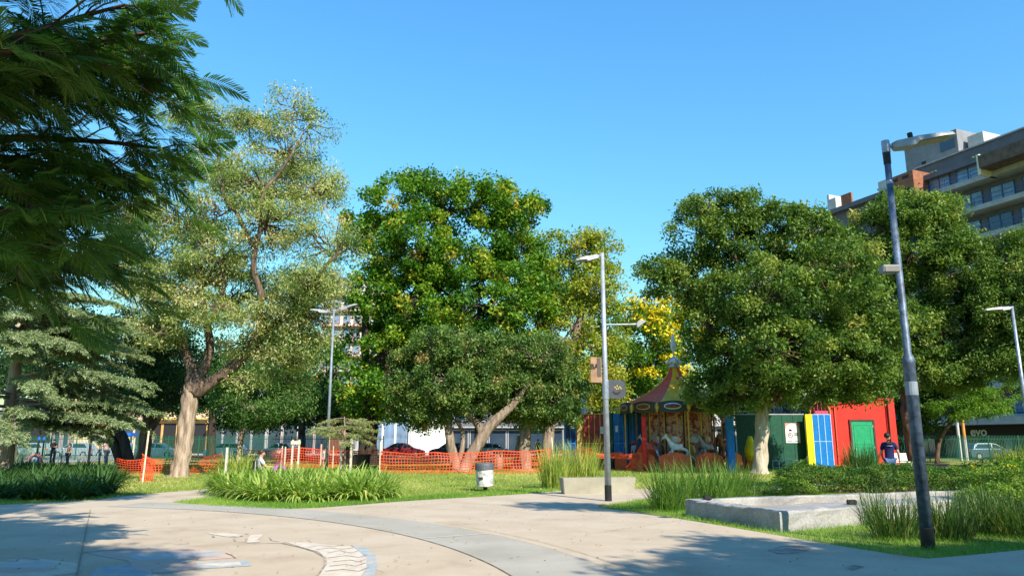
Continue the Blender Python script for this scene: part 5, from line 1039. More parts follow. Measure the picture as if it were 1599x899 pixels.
for k in range(nC):
    a0 = 2 * math.pi * k / nC; a1 = 2 * math.pi * (k + 1) / nC; am = (a0 + a1) / 2; V = []; n = 8
    for i in range(n + 1):                                        # scalloped cornice board
        a = a0 + (a1 - a0) * i / n; dz = .14 * math.sin(math.pi * i / n); rr0 = RR
        V += [(rr0 * math.cos(a), rr0 * math.sin(a), zr - dz * .9), (rr0 * math.cos(a) * .985, rr0 * math.sin(a) * .985, zr + .42 + dz * .7)]
    b = MB(); b.add(V, [(2 * i, 2 * i + 2, 2 * i + 3, 2 * i + 1) for i in range(n)]); cp = b.build('cornice_panel', M_cgreen, ca)
    M = Matrix.Translation((RR * math.cos(am) * 1.0, RR * math.sin(am) * 1.0, zr + .22)) @ Matrix.Rotation(am - math.pi / 2, 4, 'Z')
    b = MB()
    def ov(rx, rz, y): return [M @ Vector((rx * math.cos(2 * math.pi * q / 20), y, rz * math.sin(2 * math.pi * q / 20))) for q in range(20)]
    o1, o2 = ov(.46, .17, .02), ov(.40, .12, .035); b.add(o1 + o2, [(q, (q + 1) % 20, 20 + (q + 1) % 20, 20 + q) for q in range(20)]); b.build('oval_frame', M_gold if k % 2 else M_silver, cp)
    b = MB(); b.add(ov(.40, .12, .025), [tuple(range(20))]); b.build('oval_picture', M_brown, cp)
    b = MB(); b.ball((RR * math.cos(a0) * 1.01, RR * math.sin(a0) * 1.01, zr + .2), (.13, .13, .22), 8); b.ball((RR * math.cos(a0) * 1.02, RR * math.sin(a0) * 1.02, zr - .02), (.07, .07, .1), 6); b.build('gold_boss', M_gold, ca)
    b = MB(); b.tube([((RR - .25) * math.cos(a0), (RR - .25) * math.sin(a0), .28), ((RR - .25) * math.cos(a0), (RR - .25) * math.sin(a0), zr + .1)], .045, 8); b.build('column', M_gold if k % 3 == 0 else M_brown, ca)
    # inner drum with framed pictures
    rd = 2.0; p0, p1 = Vector((rd * math.cos(a0), rd * math.sin(a0), 0)), Vector((rd * math.cos(a1), rd * math.sin(a1), 0)); z0, z1 = .3, zr + .2; up = Vector((0, 0, 1))
    b = MB(); b.add([p0 + up * z0, p1 + up * z0, p1 + up * z1, p0 + up * z1], [(0, 1, 2, 3)]); dp = b.build('drum_panel', M_pict, ca)
    nr = Vector((math.cos(am), math.sin(am), 0)); tg = (p1 - p0).normalized(); mc = (p0 + p1) / 2 + nr * .02
    b = MB(); L_ = (p1 - p0).length
    for s in (-1, 1): b.add([mc + tg * s * (L_ * .47) + up * z0 - tg * .04, mc + tg * s * (L_ * .47) + up * z0 + tg * .04, mc + tg * s * (L_ * .47) + up * z1 + tg * .04, mc + tg * s * (L_ * .47) + up * z1 - tg * .04], [(0, 1, 2, 3)])
    b.build('frame_strip', M_gold if k % 2 else M_dark, dp)
    b = MB(); b.add([mc + nr * .01 + tg * (.30 * math.cos(2 * math.pi * q / 16)) + up * (1.65 + .18 * math.sin(2 * math.pi * q / 16)) for q in range(16)], [tuple(range(16))]); b.build('mirror_oval', M_silver, dp)
    # low outer rail panel
    if k % 2 == 0 or True:
        q0, q1 = Vector(((RR + .45) * math.cos(a0), (RR + .45) * math.sin(a0), 0)), Vector(((RR + .45) * math.cos(a1), (RR + .45) * math.sin(a1), 0)); m2 = q0.lerp(q1, .5); V = []; n = 10
        for i in range(n + 1): p = q0.lerp(q1, .06 + .88 * i / n); V += [p + up * .03, p + up * (.78 + .22 * math.sin(math.pi * i / n))]
        b = MB(); b.add(V, [(2 * i, 2 * i + 2, 2 * i + 3, 2 * i + 1) for i in range(n)]); b.build('rail_panel', mat('rail_orange_red', (.68, .11, .04), .5, var=.2, scale=3), ca)
b = MB(); b.lathe([(.30, zt - .03), (.36, zt + .02), (.36, zt + .08), (.24, zt + .18), (.28, zt + .26), (.34, zt + .40), (.24, zt + .52), (.10, zt + .62)], n=14); b.build('crown_ornament', M_silver, ca, smooth=True)
b = MB()
for k in range(8): b.ball((.40 * math.cos(k * .785), .40 * math.sin(k * .785), zt + .30), .11, 6)
b.build('crown_bulb', mat('bulb_white', (.7, .66, .58), .3), ca)
zs_ = at(1057, 520, CY).z
b = MB(); b.lathe([(.05, zt + .55), (.05, zs_ - 1.1), (.14, zs_ - .95), (.17, zs_ - .7), (.10, zs_ - .3), (.02, zs_)], n=10); b.build('spire', mat('spire_white', (.72, .73, .74), .4), ca, smooth=True)
b = MB()
for k in range(9): a = 2 * math.pi * k / 9 + .2; b.ball((.62 * math.cos(a) + .55, .4 * math.sin(a) * .3 - 1.05, zt - .75 + .5 * math.sin(a)), (.10, .10, .10), 6)
b.build('roof_lantern', mat('lantern_red', (.62, .12, .03), .4), ca)
# ---------------------------------------------------------------- skinned figures
def skin(name, pts, edges, m, parent, root=0, sub=2, smooth=True):
    """pts: list of (x,y,z,rx[,ry]) ; one continuous surface"""
    me = bpy.data.meshes.new(name); me.from_pydata([p[:3] for p in pts], edges, []); o = bpy.data.objects.new(name, me); link(o, parent)
    sm = o.modifiers.new('skin', 'SKIN'); sm.use_smooth_shade = True; sm.branch_smoothing = .3
    sl = me.skin_vertices[0].data
    for i, p in enumerate(pts): sl[i].radius = (p[3], p[4] if len(p) > 4 else p[3]); sl[i].use_root = (i == root)
    ss = o.modifiers.new('sub', 'SUBSURF'); ss.levels = sub; ss.render_levels = sub
    me.materials.append(m); return o
def bake(objs):
    C.objects; dg = bpy.context.evaluated_depsgraph_get(); dg.update()
    for o in objs:
        me = bpy.data.meshes.new_from_object(o.evaluated_get(dg)); o.modifiers.clear(); o.data = me; me.polygons.foreach_set('use_smooth', [True] * len(me.polygons))
BAKE = []
def horse(parent, loc, rz, m, mane):
    pts = [(0, .30, 1.0, .16, .17), (0, 0, .98, .17, .18), (0, -.35, 1.02, .18, .18), (0, .48, 1.22, .11, .13), (0, .60, 1.48, .075, .09), (0, .68, 1.55, .075, .08), (0, .90, 1.38, .045, .05),
           (.09, .38, .78, .07), (.09, .62, .58, .045), (.09, .52, .30, .035), (-.09, .36, .76, .07), (-.09, .46, .48, .045), (-.09, .26, .30, .035),
           (.09, -.42, .78, .09), (.09, -.36, .56, .055), (.09, -.62, .36, .04), (.09, -.56, .14, .035), (-.09, -.42, .78, .09), (-.09, -.46, .55, .055), (-.09, -.72, .42, .04), (-.09, -.84, .2, .035),
           (.035, .66, 1.67, .018), (-.035, .66, 1.67, .018)]
    ed = [(1, 0), (1, 2), (0, 3), (3, 4), (4, 5), (5, 6), (0, 7), (7, 8), (8, 9), (0, 10), (10, 11), (11, 12), (2, 13), (13, 14), (14, 15), (15, 16), (2, 17), (17, 18), (18, 19), (19, 20), (5, 21), (5, 22)]
    o = skin('horse', pts, ed, m, parent, 1); o.location = loc; o.rotation_euler = (0, 0, rz); BAKE.append(o)
    b = MB(); b.tube([(0, -.56, 1.1), (0, -.72, 1.0), (0, -.78, .7), (0, -.74, .5)], [.03, .06, .06, .02], 6)
    b.build('tail', mane, o); b = MB(); b.tube([(0, .40 + .045 * k, 1.30 + .062 * k) for k in range(7)], [.03, .07, .08, .08, .075, .06, .03], 6); b.build('mane', mane, o)
    b = MB(); b.box((0, -.02, 1.17), (.30, .40, .05)); b.box((0, -.2, 1.22), (.26, .06, .1)); b.build('saddle', M_red, o, bevel=.01)
    b = MB(); b.tube([(0, .05, .0), (0, .05, zr - .3)], .022, 8); b.build('pole', M_gold, o)
for k, (a, m, mn) in enumerate(((R(-100), mat('horse_white', (.72, .69, .64), .35), M_gold), (R(-62), mat('horse_grey', (.30, .30, .31), .3, .2), M_dark), (R(-135), M_silver, M_dark), (R(-30), mat('horse_brown', (.22, .09, .04), .4), M_dark), (R(150), MATS['horse_white'], M_dark), (R(30), MATS['horse_brown'], M_gold))):
    horse(ca, (2.55 * math.cos(a), 2.55 * math.sin(a), .30), a + math.pi * (1 if k % 2 else 1), m, mn)
# ---- coloured posts and panels round the carousel yard
M_bluep = mat('blue_post', (.01, .20, .62), .4, var=.15); M_bpanel = mat('blue_panel', (.01, .14, .40), .45, var=.25, scale=3); M_ypanel = mat('yellow_panel', (.85, .72, .01), .5, var=.12, scale=2); M_dgreen = mat('dark_green_board', (.012, .075, .045), .45, var=.15)
def post(label, px, pyt, Y, w, m, cat='post', lean=0.):
    x = at(px, 715, Y).x; h = at(px, pyt, Y).z; t = thing('painted_post', label, cat, (x, Y, 0)); b = MB(); b.box((0, 0, h / 2 - .03), (w, w * .8, h + .06), tilt=Matrix.Rotation(lean, 3, 'Y')); b.build('shaft', m, t, bevel=.015)
    b = MB(); b.box((math.sin(lean) * h / 2, 0, h + .04), (w * 1.06, w * .86, .06)); b.build('cap', m, t); return t
post('bright blue square post at the right side of the carousel', 1142, 651, 39.6, .36, M_bluep)
post('bright red square post at the left side of the carousel', 1007, 653, 40.4, .22, mat('red_post', (.62, .02, .015), .45))
yd = thing('panel_fence', 'yard fence of yellow, red and blue mesh panels left of the carousel', 'fence', (at(940, 715, 44.5).x, 44.5, 0))
ox = yd.location.x; zt_ = at(940, 646, 44.5).z
def ypanel(px0, px1, m, fm, z0=.1, z1=None, bars=0):
    x0, x1 = at(px0, 715, 44.5).x - ox, at(px1, 715, 44.5).x - ox; z1 = z1 or zt_; b = MB(); b.box(((x0 + x1) / 2, 0, (z0 + z1) / 2), (x1 - x0 - .05, .03, z1 - z0)); p = b.build('panel', m, yd)
    b = MB()
    for x in (x0, x1): b.box((x, -.002, (z1 + 0) / 2), (.09, .1, z1 + .04))
    for z in (z0, (z0 + z1) * .45, z1): b.box(((x0 + x1) / 2, -.004, z), (x1 - x0 - .09, .07, .06))
    b.build('frame', fm, p)
    for k in range(bars):
        b = MB(); x = x0 + (x1 - x0) * (k + 1) / (bars + 1); b.box((x, -.03, (z0 + z1) / 2), (.045, .03, z1 - z0)); b.build('bar', fm, p)
M_rdk = mat('dark_red_mesh', (.28, .03, .03), .5, var=.3, scale=4); M_ora = mat('orange_frame', (.75, .33, .02), .45)
ypanel(883, 900, mat('navy_panel', (.01, .03, .13), .5), M_bluep, bars=1); ypanel(901, 911, mat('white_ochre_panel', (.5, .34, .14), .5, var=.4), M_ora, bars=0); ypanel(911.5, 947, M_rdk, M_ora, bars=3); ypanel(949, 958, M_dgreen, M_dgreen); ypanel(959, 982, M_bpanel, mat('blue_frame', (.03, .25, .45), .4), bars=2); ypanel(982.5, 1004, M_bpanel, MATS['blue_frame'], bars=2)
for (px0, px1, z0, z1, m) in ((893, 897, 2.3, 2.75, mat('panel_white', (.7, .68, .62), .6)), (898, 907, 2.5, 2.95, M_ypanel), (938, 943, 2.0, 2.4, MATS['panel_white']), (962, 966, 2.1, 2.45, MATS['panel_white']), (976, 979, 1.2, 1.5, MATS['panel_white'])):
    x0, x1 = at(px0, 715, 44.5).x - ox, at(px1, 715, 44.5).x - ox; b = MB(); b.box(((x0 + x1) / 2, -.06, (z0 + z1) / 2), (x1 - x0, .02, z1 - z0)); b.build('sticker', m, yd)
# tall white and yellow board behind the panels
wb = thing('tall_board', 'tall white and yellow board standing behind the red mesh panels', 'board', (at(910, 715, 46.5).x, 46.5, 0)); zb0 = at(910, 618, 46.5).z
b = MB(); b.box((.08, 0, zb0 / 2), (.34, .1, zb0)); b.build('white_face', M_white, wb); b = MB(); b.box((-.20, .0, zb0 / 2 - .1), (.2, .08, zb0 - .2)); b.build('yellow_edge', M_ypanel, wb)
# ---- red kiosk, blue gate, green wall
KY = 44.0
M_redw = ramp_noise_mat('red_kiosk_paint', [(.25, (.40, .03, .022)), (.42, (.58, .028, .02)), (.62, (.64, .035, .022)), (.8, (.60, .09, .06))], 1.1, 10, .6, .12, 26, .86)
kx0, kx1 = at(1299, 690, KY).x, at(1401, 690, KY).x; kz0, kz1 = at(1297, 632, KY).z, at(1395, 621, KY).z
kk = thing('red_kiosk', 'red painted kiosk building with a green door behind the hedge', 'kiosk', (kx0, KY, 0)); w = kx1 - kx0
b = MB(); b.profile([(0, 0), (w, 0), (w, kz1), (0, kz0)], 0, 3.2, M=XZ); b.build('wall', M_redw, kk)
b = MB(); b.profile([(-.08, kz0 - .02), (w + .08, kz1 - .02), (w + .08, kz1 + .08), (-.08, kz0 + .08)], -.08, 3.3, M=XZ); b.build('roof_edge', mat('roof_edge_red', (.42, .03, .025), .6), kk)
b = MB(); b.tube([(.28, -.05, .05), (.28, -.05, kz0 - .1)], .035, 8); b.build('conduit', mat('conduit_red', (.66, .10, .07), .5), kk)
b = MB(); b.tube([(w - .42, -.16, .05), (w - .40, -.16, kz1 - .1)], .03, 8); b.build('downpipe', mat('pipe_brown', (.16, .05, .04), .6), kk)
b = MB(); b.box((w - .2, -.07, kz1 / 2), (.34, .14, kz1 - .1)); b.build('pilaster', M_redw, kk)
b = MB(); b.box((w - .22, .2, kz1 + .2), (.5, .6, .22)); b.lathe([(.2, kz1 + .3), (.24, kz1 + .36), (.05, kz1 + .5)], (w - .22, .2, 0), 8); b.build('vent_cap', M_slab, kk)
dx0, dx1 = at(1331, 690, KY).x - kx0, at(1365, 690, KY).x - kx0; dzt = at(1330, 657, KY).z
b = MB()
for x in (dx0 - .05, dx1 + .05): b.box((x, -.04, dzt / 2), (.1, .1, dzt))
b.box(((dx0 + dx1) / 2, -.041, dzt + .05), (dx1 - dx0 + .2, .1, .1)); b.build('door_frame', mat('door_frame_dark', (.10, .03, .03), .6), kk)
b = MB(); b.box(((dx0 + dx1) / 2, -.02, dzt / 2), (dx1 - dx0, .06, dzt)); d = b.build('door', mat('green_door_paint', (.01, .26, .11), .5), kk)
b = MB(); b.box((dx0 + .14, -.07, 1.1), (.05, .05, .16)); b.build('handle', M_silver, d)
for z in (.3, 1.2, dzt - .3): b = MB(); b.box((dx1 - .02, -.058, z), (.05, .04, .14)); b.build('hinge', M_slab, d)
for z0, z1 in ((.25, 1.25), (1.45, dzt - .2)):
    b = MB()
    for z in (z0, z1): b.box(((dx0 + dx1) / 2, -.055, z), (dx1 - dx0 - .3, .02, .04))
    for x in (dx0 + .15, dx1 - .15): b.box((x, -.056, (z0 + z1) / 2), (.04, .02, z1 - z0))
    b.build('door_panel_moulding', mat('green_moulding', (.012, .30, .13), .5), d)
gx0, gx1 = at(1269, 690, KY).x, at(1299, 690, KY).x; gz = at(1280, 647, KY).z
gt = thing('blue_gate', 'blue panelled gate with pale lattice strips and a brown arch, beside the red kiosk', 'gate', (gx0, KY - .1, 0)); w = gx1 - gx0 - .03
M_bgate = mat('blue_gate_paint', (.005, .15, .46), .4, var=.12); M_bl = mat('pale_blue_strip', (.25, .45, .75), .4)
for i in range(3):
    for j in range(2):
        b = MB(); b.box((w * (i + .5) / 3, 0, .06 + (gz - .06) * (j + .5) / 2), (w / 3 - .05, .05, (gz - .06) / 2 - .05)); b.build('panel', M_bgate, gt)
for i in range(4): b = MB(); b.box((w * i / 3, -.012, gz / 2), (.045, .07, gz)); b.build('strip', M_bl, gt)
for j in range(3): b = MB(); b.box((w / 2, -.014, .04 + (gz - .04) * j / 2), (w, .072, .045)); b.build('strip', M_bl, gt)
b = MB(); b.tube([(w / 2 + (w / 2 + .05) * math.cos(math.pi - math.pi * k / 12), .05, gz + .02 + .72 * math.sin(math.pi * k / 12)) for k in range(13)], .055, 8); b.build('arch', mat('arch_brown', (.35, .17, .06), .5), gt)
b = MB()
for k in range(1, 5): b.box((w * k / 5, .06, gz + .02 + .33 * math.sin(math.pi * k / 5) ), (.025, .02, .66 * math.sin(math.pi * k / 5)))
b.box((w * .6, .08, gz + .12), (w * .7, .04, .2)); b.build('arch_bar', mat('arch_pink', (.5, .06, .12), .5), gt)
yx0, yx1 = at(1258, 690, KY).x, at(1268.5, 690, KY).x
yp = thing('yellow_panel', 'bright yellow upright panel between the dark green wall and the blue gate', 'panel', ((yx0 + yx1) / 2, KY - .16, 0)); b = MB(); b.box((0, 0, gz / 2), (yx1 - yx0, .2, gz + .02)); b.build('board', M_ypanel, yp, bevel=.01); b = MB(); b.box((.0, -.02, .06), (yx1 - yx0 + .06, .26, .12)); b.build('foot', M_slab, yp)
wx0, wx1 = at(1150, 690, KY + .5).x, at(1257, 690, KY + .5).x
gw = thing('green_wall', 'dark green board wall with a white poster behind the whitewashed trunk', 'wall', ((wx0 + wx1) / 2, KY + .4, 0)); n = 6; ww = (wx1 - wx0) / n
for i in range(n): b = MB(); b.box((-(wx1 - wx0) / 2 + ww * (i + .5), 0, gz / 2), (ww - .02, .08, gz)); b.build('board', M_dgreen, gw)
b = MB(); b.box((0, -.0, gz + .03), (wx1 - wx0, .14, .06)); b.build('cap_rail', M_slab, gw)
po = thing('poster', 'white arched poster with pink corners on the dark green wall', 'poster', (at(1242, 690, KY).x, KY + .34, 0)); pz0, pz1 = at(1242, 691, KY).z, at(1242, 660, KY).z; pw = .42
b = MB(); b.box((0, 0, (pz0 + pz1) / 2), (2 * pw, .02, pz1 - pz0)); b.build('sheet', mat('poster_pink', (.55, .28, .22), .6), po)
b = MB(); zc = pz1 - pw; b.profile([(-pw * .98, pz0), (pw * .98, pz0)] + [(pw * .98 * math.cos(math.pi * k / 12), zc + pw * .95 * math.sin(math.pi * k / 12)) for k in range(13)], -.016, -.012, M=XZ); b.build('white_arch', M_white, po)
b = MB()
for k in range(14): a = 2 * math.pi * k / 14; b.box((-.14 + .12 * math.cos(a), -.021, pz0 + .42 + .13 * math.sin(a)), (.045, .006, .045))
b.box((-.12, -.021, pz0 + .72), (.16, .006, .12)); b.box((-.16, -.021, pz0 + .44), (.07, .006, .09))
for x, z, w_ in ((.2, .55, .3), (.2, .42, .3), (-.2, .1, .3), (.2, .1, .28), (.2, .48, .2)): b.box((x, -.021, pz0 + z), (w_, .006, .035))
b.build('print', M_dark, po)
rl = thing('low_railing', 'low pale metal railing at the foot of the green wall', 'railing', (at(1226, 715, KY - .6).x, KY - .6, 0)); b = MB()
for k in range(5): b.tube([(-.72 + .36 * k, 0, -.02), (-.72 + .36 * k, 0, .5)], .022, 6)
b.tube([(-.74, 0, .5), (.74, 0, .5)], .022, 6); b.tube([(-.74, 0, .12), (.74, 0, .12)], .015, 6); b.build('bar', mat('pale_metal', (.48, .48, .46), .5, .2), rl)
# swing-like yellow play ride right of the blue post
yr = thing('play_ride', 'yellow and red play ride seat beside the blue post', 'play ride', (at(1168, 715, 43).x, 42.4, 0))
b = MB(); b.lathe([(.28, .5), (.36, .8), (.34, 1.2), (.2, 1.6), (.1, 1.85)], n=12); b.build('body', M_ypanel, yr, smooth=True); b = MB(); b.lathe([(.34, 0), (.38, .1), (.36, .5)], n=12); b.build('base', M_red, yr)
b = MB(); b.tube([(-.9, 0, 0), (-.95, 0, 2.6)], .02, 6); b.build('rod', M_slab, yr)
# ================================================================= PEOPLE
M_skin = mat('skin', (.46, .26, .18), .55, var=.06); M_hair = mat('dark_hair', (.02, .014, .01), .5); M_jean = mat('dark_trousers', (.03, .035, .05), .8); M_shoe = mat('dark_shoe', (.03, .03, .03), .6)
J0 = dict(pel=(0, 0, .95), wai=(0, 0, 1.10), che=(0, 0, 1.30), nb=(0, -.01, 1.46), ne=(0, 0, 1.53), he=(0, .015, 1.62), cr=(0, 0, 1.69), shL=(-.17, 0, 1.42), shR=(.17, 0, 1.42), elL=(-.23, -.03, 1.14), elR=(.23, -.03, 1.14),
          wrL=(-.25, .06, .90), wrR=(.25, .06, .90), hiL=(-.09, 0, .90), hiR=(.09, 0, .90), knL=(-.10, .02, .50), knR=(.10, .02, .50), anL=(-.10, -.02, .08), anR=(.10, -.02, .08), toL=(-.11, .12, .035), toR=(.11, .12, .035))
RAD = dict(pel=(.15, .115), wai=(.135, .10), che=(.165, .115), nb=(.075, .07), ne=(.052, .055), he=(.075, .092), cr=(.062, .075), sh=.058, el=.042, wr=.027, hi=.085, kn=.058, an=.038, to=.035)
def person(label, loc, rz, h=1.72, pose={}, shirt=(.1, .1, .12), trous=None, hair=M_hair, cap=None, name='person', sleeves=True, text=None, skinm=None):
    t = thing(name, label, 'person', loc, rz); s = h / 1.75; J = {k: Vector(pose.get(k, v)) * s for k, v in J0.items()}; sk = skinm or M_skin
    def rad(k, f=1., add=0.):
        r = RAD.get(k) or RAD[k[:2]]; r = r if hasattr(r, '__len__') else (r, r); return (r[0] * f * s + add, r[1] * f * s + add)
    pts = []; ix = {}; ed = []
    def addp(k, v, r): ix[k] = len(pts); pts.append((*v, *(r if hasattr(r, '__len__') else (r, r))))
    for k in J: addp(k, J[k], rad(k))
    ed += [('pel', 'wai'), ('wai', 'che'), ('che', 'nb'), ('nb', 'ne'), ('ne', 'he'), ('he', 'cr')]
    f = Vector((0, 1, 0)); 
    hd = pose.get('face', 0); fwd = Vector((math.sin(hd), math.cos(hd), 0)); side = Vector((fwd.y, -fwd.x, 0))
    addp('nose', J['he'] + fwd * .105 * s + Vector((0, 0, -.01)), .014 * s); addp('chin', J['he'] + fwd * .06 * s + Vector((0, 0, -.085 * s)), .03 * s); ed += [('he', 'nose'), ('he', 'chin')]
    for q, sg in (('L', -1), ('R', 1)):
        addp('ear' + q, J['he'] + side * sg * .083 * s, .018 * s); ed.append(('he', 'ear' + q))
        ed += [('che', 'sh' + q), ('sh' + q, 'el' + q), ('el' + q, 'wr' + q), ('pel', 'hi' + q), ('hi' + q, 'kn' + q), ('kn' + q, 'an' + q), ('an' + q, 'to' + q)]
        d = (J['wr' + q] - J['el' + q]).normalized(); sd = d.cross(Vector((0, 1, 0)) if abs(d.y) < .8 else Vector((0, 0, 1))).normalized(); nn = d.cross(sd)
        pv_ = J['wr' + q] + d * .07 * s; addp('palm' + q, pv_, (.032 * s, .02 * s)); ed.append(('wr' + q, 'palm' + q))
        for i, ln in enumerate((.075, .085, .08, .062)):
            a = pv_ + d * .03 * s + nn * (i - 1.5) * .019 * s; addp('f%s%d' % (q, i), a, .009 * s); addp('g%s%d' % (q, i), a + d * ln * s + sd * .02 * s, .007 * s); ed += [('palm' + q, 'f%s%d' % (q, i)), ('f%s%d' % (q, i), 'g%s%d' % (q, i))]
        addp('th' + q, pv_ + nn * .045 * s + d * .02 * s, .010 * s); ed.append(('palm' + q, 'th' + q))
    BAKE.append(skin('body', pts, [(ix[a], ix[b_]) for a, b_ in ed], sk, t, 0))
    def cloth(nm, ks, es, add, m, trim={}):
        p = []; ii = {}
        for k in ks: v = J[k] if k in J else trim[k][0]; ii[k] = len(p); p.append((*v, *(rad(k, 1, add * s) if k in J else trim[k][1])))
        BAKE.append(skin(nm, p, [(ii[a], ii[b_]) for a, b_ in es], m, t, 0)); return BAKE[-1]
    tr = {}
    for q in 'LR':
        e = J['sh' + q].lerp(J['el' + q], .75 if sleeves else .3); tr['sl' + q] = (e, (.062 * s, .062 * s)); e2 = J['kn' + q].lerp(J['an' + q], .9); tr['cu' + q] = (e2, (.06 * s, .06 * s))
    tr['hem'] = (J['pel'] + Vector((0, 0, -.03 * s)), (.168 * s, .132 * s))
    cloth('shirt', ['wai', 'che', 'nb', 'hem', 'shL', 'shR', 'slL', 'slR'], [('wai', 'che'), ('che', 'nb'), ('wai', 'hem'), ('che', 'shL'), ('che', 'shR'), ('shL', 'slL'), ('shR', 'slR')], .018, mat('shirt_%d_%d_%d' % tuple(int(c * 255) for c in shirt), shirt, .85, var=.1), tr)
    cloth('trousers', ['pel', 'hiL', 'hiR', 'knL', 'knR', 'cuL', 'cuR'], [('pel', 'hiL'), ('pel', 'hiR'), ('hiL', 'knL'), ('hiR', 'knR'), ('knL', 'cuL'), ('knR', 'cuR')], .014, trous or M_jean, tr)
    for q in 'LR': BAKE.append(skin('shoe', [(*(J['an' + q] + Vector((0, -.03 * s, -.03 * s))), .042 * s), (*J['to' + q], .04 * s)], [(0, 1)], M_shoe, t, 0, 1))
    b = MB(); c = J['he'] * .45 + J['cr'] * .55 - fwd * .022 * s + Vector((0, 0, .012 * s)); n = 12; Vv = []
    for i in range(7):
        ph = math.pi * .72 * i / 6
        for j in range(n):
            a = 2 * math.pi * j / n; front = max(0, (side * math.cos(a) + fwd * math.sin(a)).dot(fwd)); ph2 = ph * (1 - .50 * front); Vv.append(c + (side * math.cos(a) * .088 + fwd * math.sin(a) * .108) * s * math.sin(ph2) + Vector((0, 0, .098 * s * math.cos(ph2) - (.0 if not cap else 0))))
    b.add(Vv, [(i * n + j, i * n + (j + 1) % n, (i + 1) * n + (j + 1) % n, (i + 1) * n + j) for i in range(6) for j in range(n)])
    if cap: b.box(c + fwd * .13 * s + Vector((0, 0, .01)), (.14 * s, .12 * s, .015 * s), rz=-hd)
    b.build('cap' if cap else 'hair', cap or hair, t, smooth=True)
    for sg in (-1, 1): b = MB(); b.ball(J['he'] + fwd * .086 * s + side * sg * .032 * s + Vector((0, 0, .012 * s)), .011 * s, 6); b.build('eye', M_dark, t)
    return t
Ym = 24.7; mx_ = at(1390, 720, Ym).x
pm = person('man in a navy blue T-shirt seen from behind at the hedge by the red kiosk', (mx_, Ym, .0), R(-14), 1.80, dict(face=.95, elR=(.25, -.02, 1.15), wrR=(.29, .10, .92), elL=(-.22, .04, 1.14), wrL=(-.16, .2, .98), che=(0, -.03, 1.30)), shirt=(.012, .016, .075), trous=mat('blue_jeans', (.06, .11, .22), .85))
b = MB(); b.box((.0, -.152, 1.40), (.17, .012, .014)); b.box((.03, -.152, 1.382), (.09, .012, .006)); b.build('shirt_print', M_white, pm)
# seated woman in a wheelchair-like chair
Yw = 25.5; wx = at(408, 720, Yw).x; wz = -.04
SIT = dict(pel=(0, 0, .52), wai=(0, -.04, .68), che=(0, -.05, .88), nb=(0, -.03, 1.05), ne=(0, -.01, 1.11), he=(0, .02, 1.20), cr=(0, .01, 1.27), shL=(-.17, -.03, 1.0), shR=(.17, -.03, 1.0), elL=(-.27, -.06, .74), elR=(.24, .10, .78), wrL=(-.22, .14, .68), wrR=(.20, .34, .76),
           hiL=(-.09, .04, .50), hiR=(.09, .04, .50), knL=(-.11, .44, .52), knR=(.11, .44, .52), anL=(-.11, .42, .10), anR=(.11, .42, .10), toL=(-.11, .56, .06), toR=(.11, .56, .06))
person('dark-haired woman in a grey T-shirt sitting on a chair behind the strap-leaf bed', (wx, Yw, wz), R(-62), 1.72, SIT, shirt=(.42, .42, .43), trous=mat('red_trousers', (.5, .05, .06), .85), hair=mat('brown_hair', (.05, .022, .012), .5))
ch = thing('folding_chair', 'dark folding chair with red cloth under the seated woman', 'chair', (wx, Yw, 0), R(-62))
b = MB(); b.box((0, .06, .40), (.46, .46, .04)); b.build('seat', mat('red_canvas', (.55, .06, .06), .8), ch, bevel=.01); b = MB(); b.box((0, -.22, .68), (.46, .03, .46)); b.build('backrest', M_dark, ch, bevel=.008)
for sx in (-1, 1):
    for sy in (-.17, .27): b = MB(); b.tube([(sx * .22, sy, -.02), (sx * .22, sy, .40)], .016, 6); b.build('leg', M_slab, ch)
    b = MB(); b.tube([(sx * .23, -.22, .38), (sx * .23, -.22, .9)], .016, 6); b.build('back_post', M_slab, ch)
bg = bpy.data.objects.new('cloth_bag', None); link(bg); bg.location = (wx + .62, Yw - .05, 0); tag(bg, 'purple patterned bag on the knees of the seated woman', 'bag')
b = MB(); b.ball((0, 0, .60), (.26, .22, .17), 10); b.build('pouch', ramp_noise_mat('purple_print', [(.4, (.28, .03, .30)), (.55, (.45, .10, .40)), (.65, (.5, .3, .5))], 9, 4, .8, .1, 30), bg, smooth=True); b = MB(); b.tube([(-.15, 0, .70), (-.08, 0, .86), (.08, 0, .86), (.15, 0, .70)], .015, 6); b.build('handle', mat('purple_strap', (.25, .03, .25), .8), bg)
person('child in a dark cap and pale top standing by the far orange net', (at(507, 720, 42).x, 42, 0), R(170), 1.25, shirt=(.45, .40, .42), trous=mat('pink_trousers', (.45, .2, .2), .85), cap=M_dark)
YP = 52
def pp(px): return at(px, 705, YP).x
person('adult in dark clothes standing over the rainbow arch in the playground', (pp(83), YP, 0), R(-150), 1.75, dict(elL=(-.16, .2, 1.2), wrL=(.02, .33, 1.22), elR=(.2, .18, 1.18), wrR=(.16, .38, 1.25), che=(0, .05, 1.3), nb=(0, .09, 1.45), ne=(0, .13, 1.5), he=(0, .18, 1.57), cr=(0, .18, 1.64)), shirt=(.03, .03, .035))
person('child with brown hair and dark trousers beside the black play frame post', (pp(111), YP - .3, 0), R(150), 1.45, shirt=(.35, .16, .09), hair=MATS['brown_hair'])
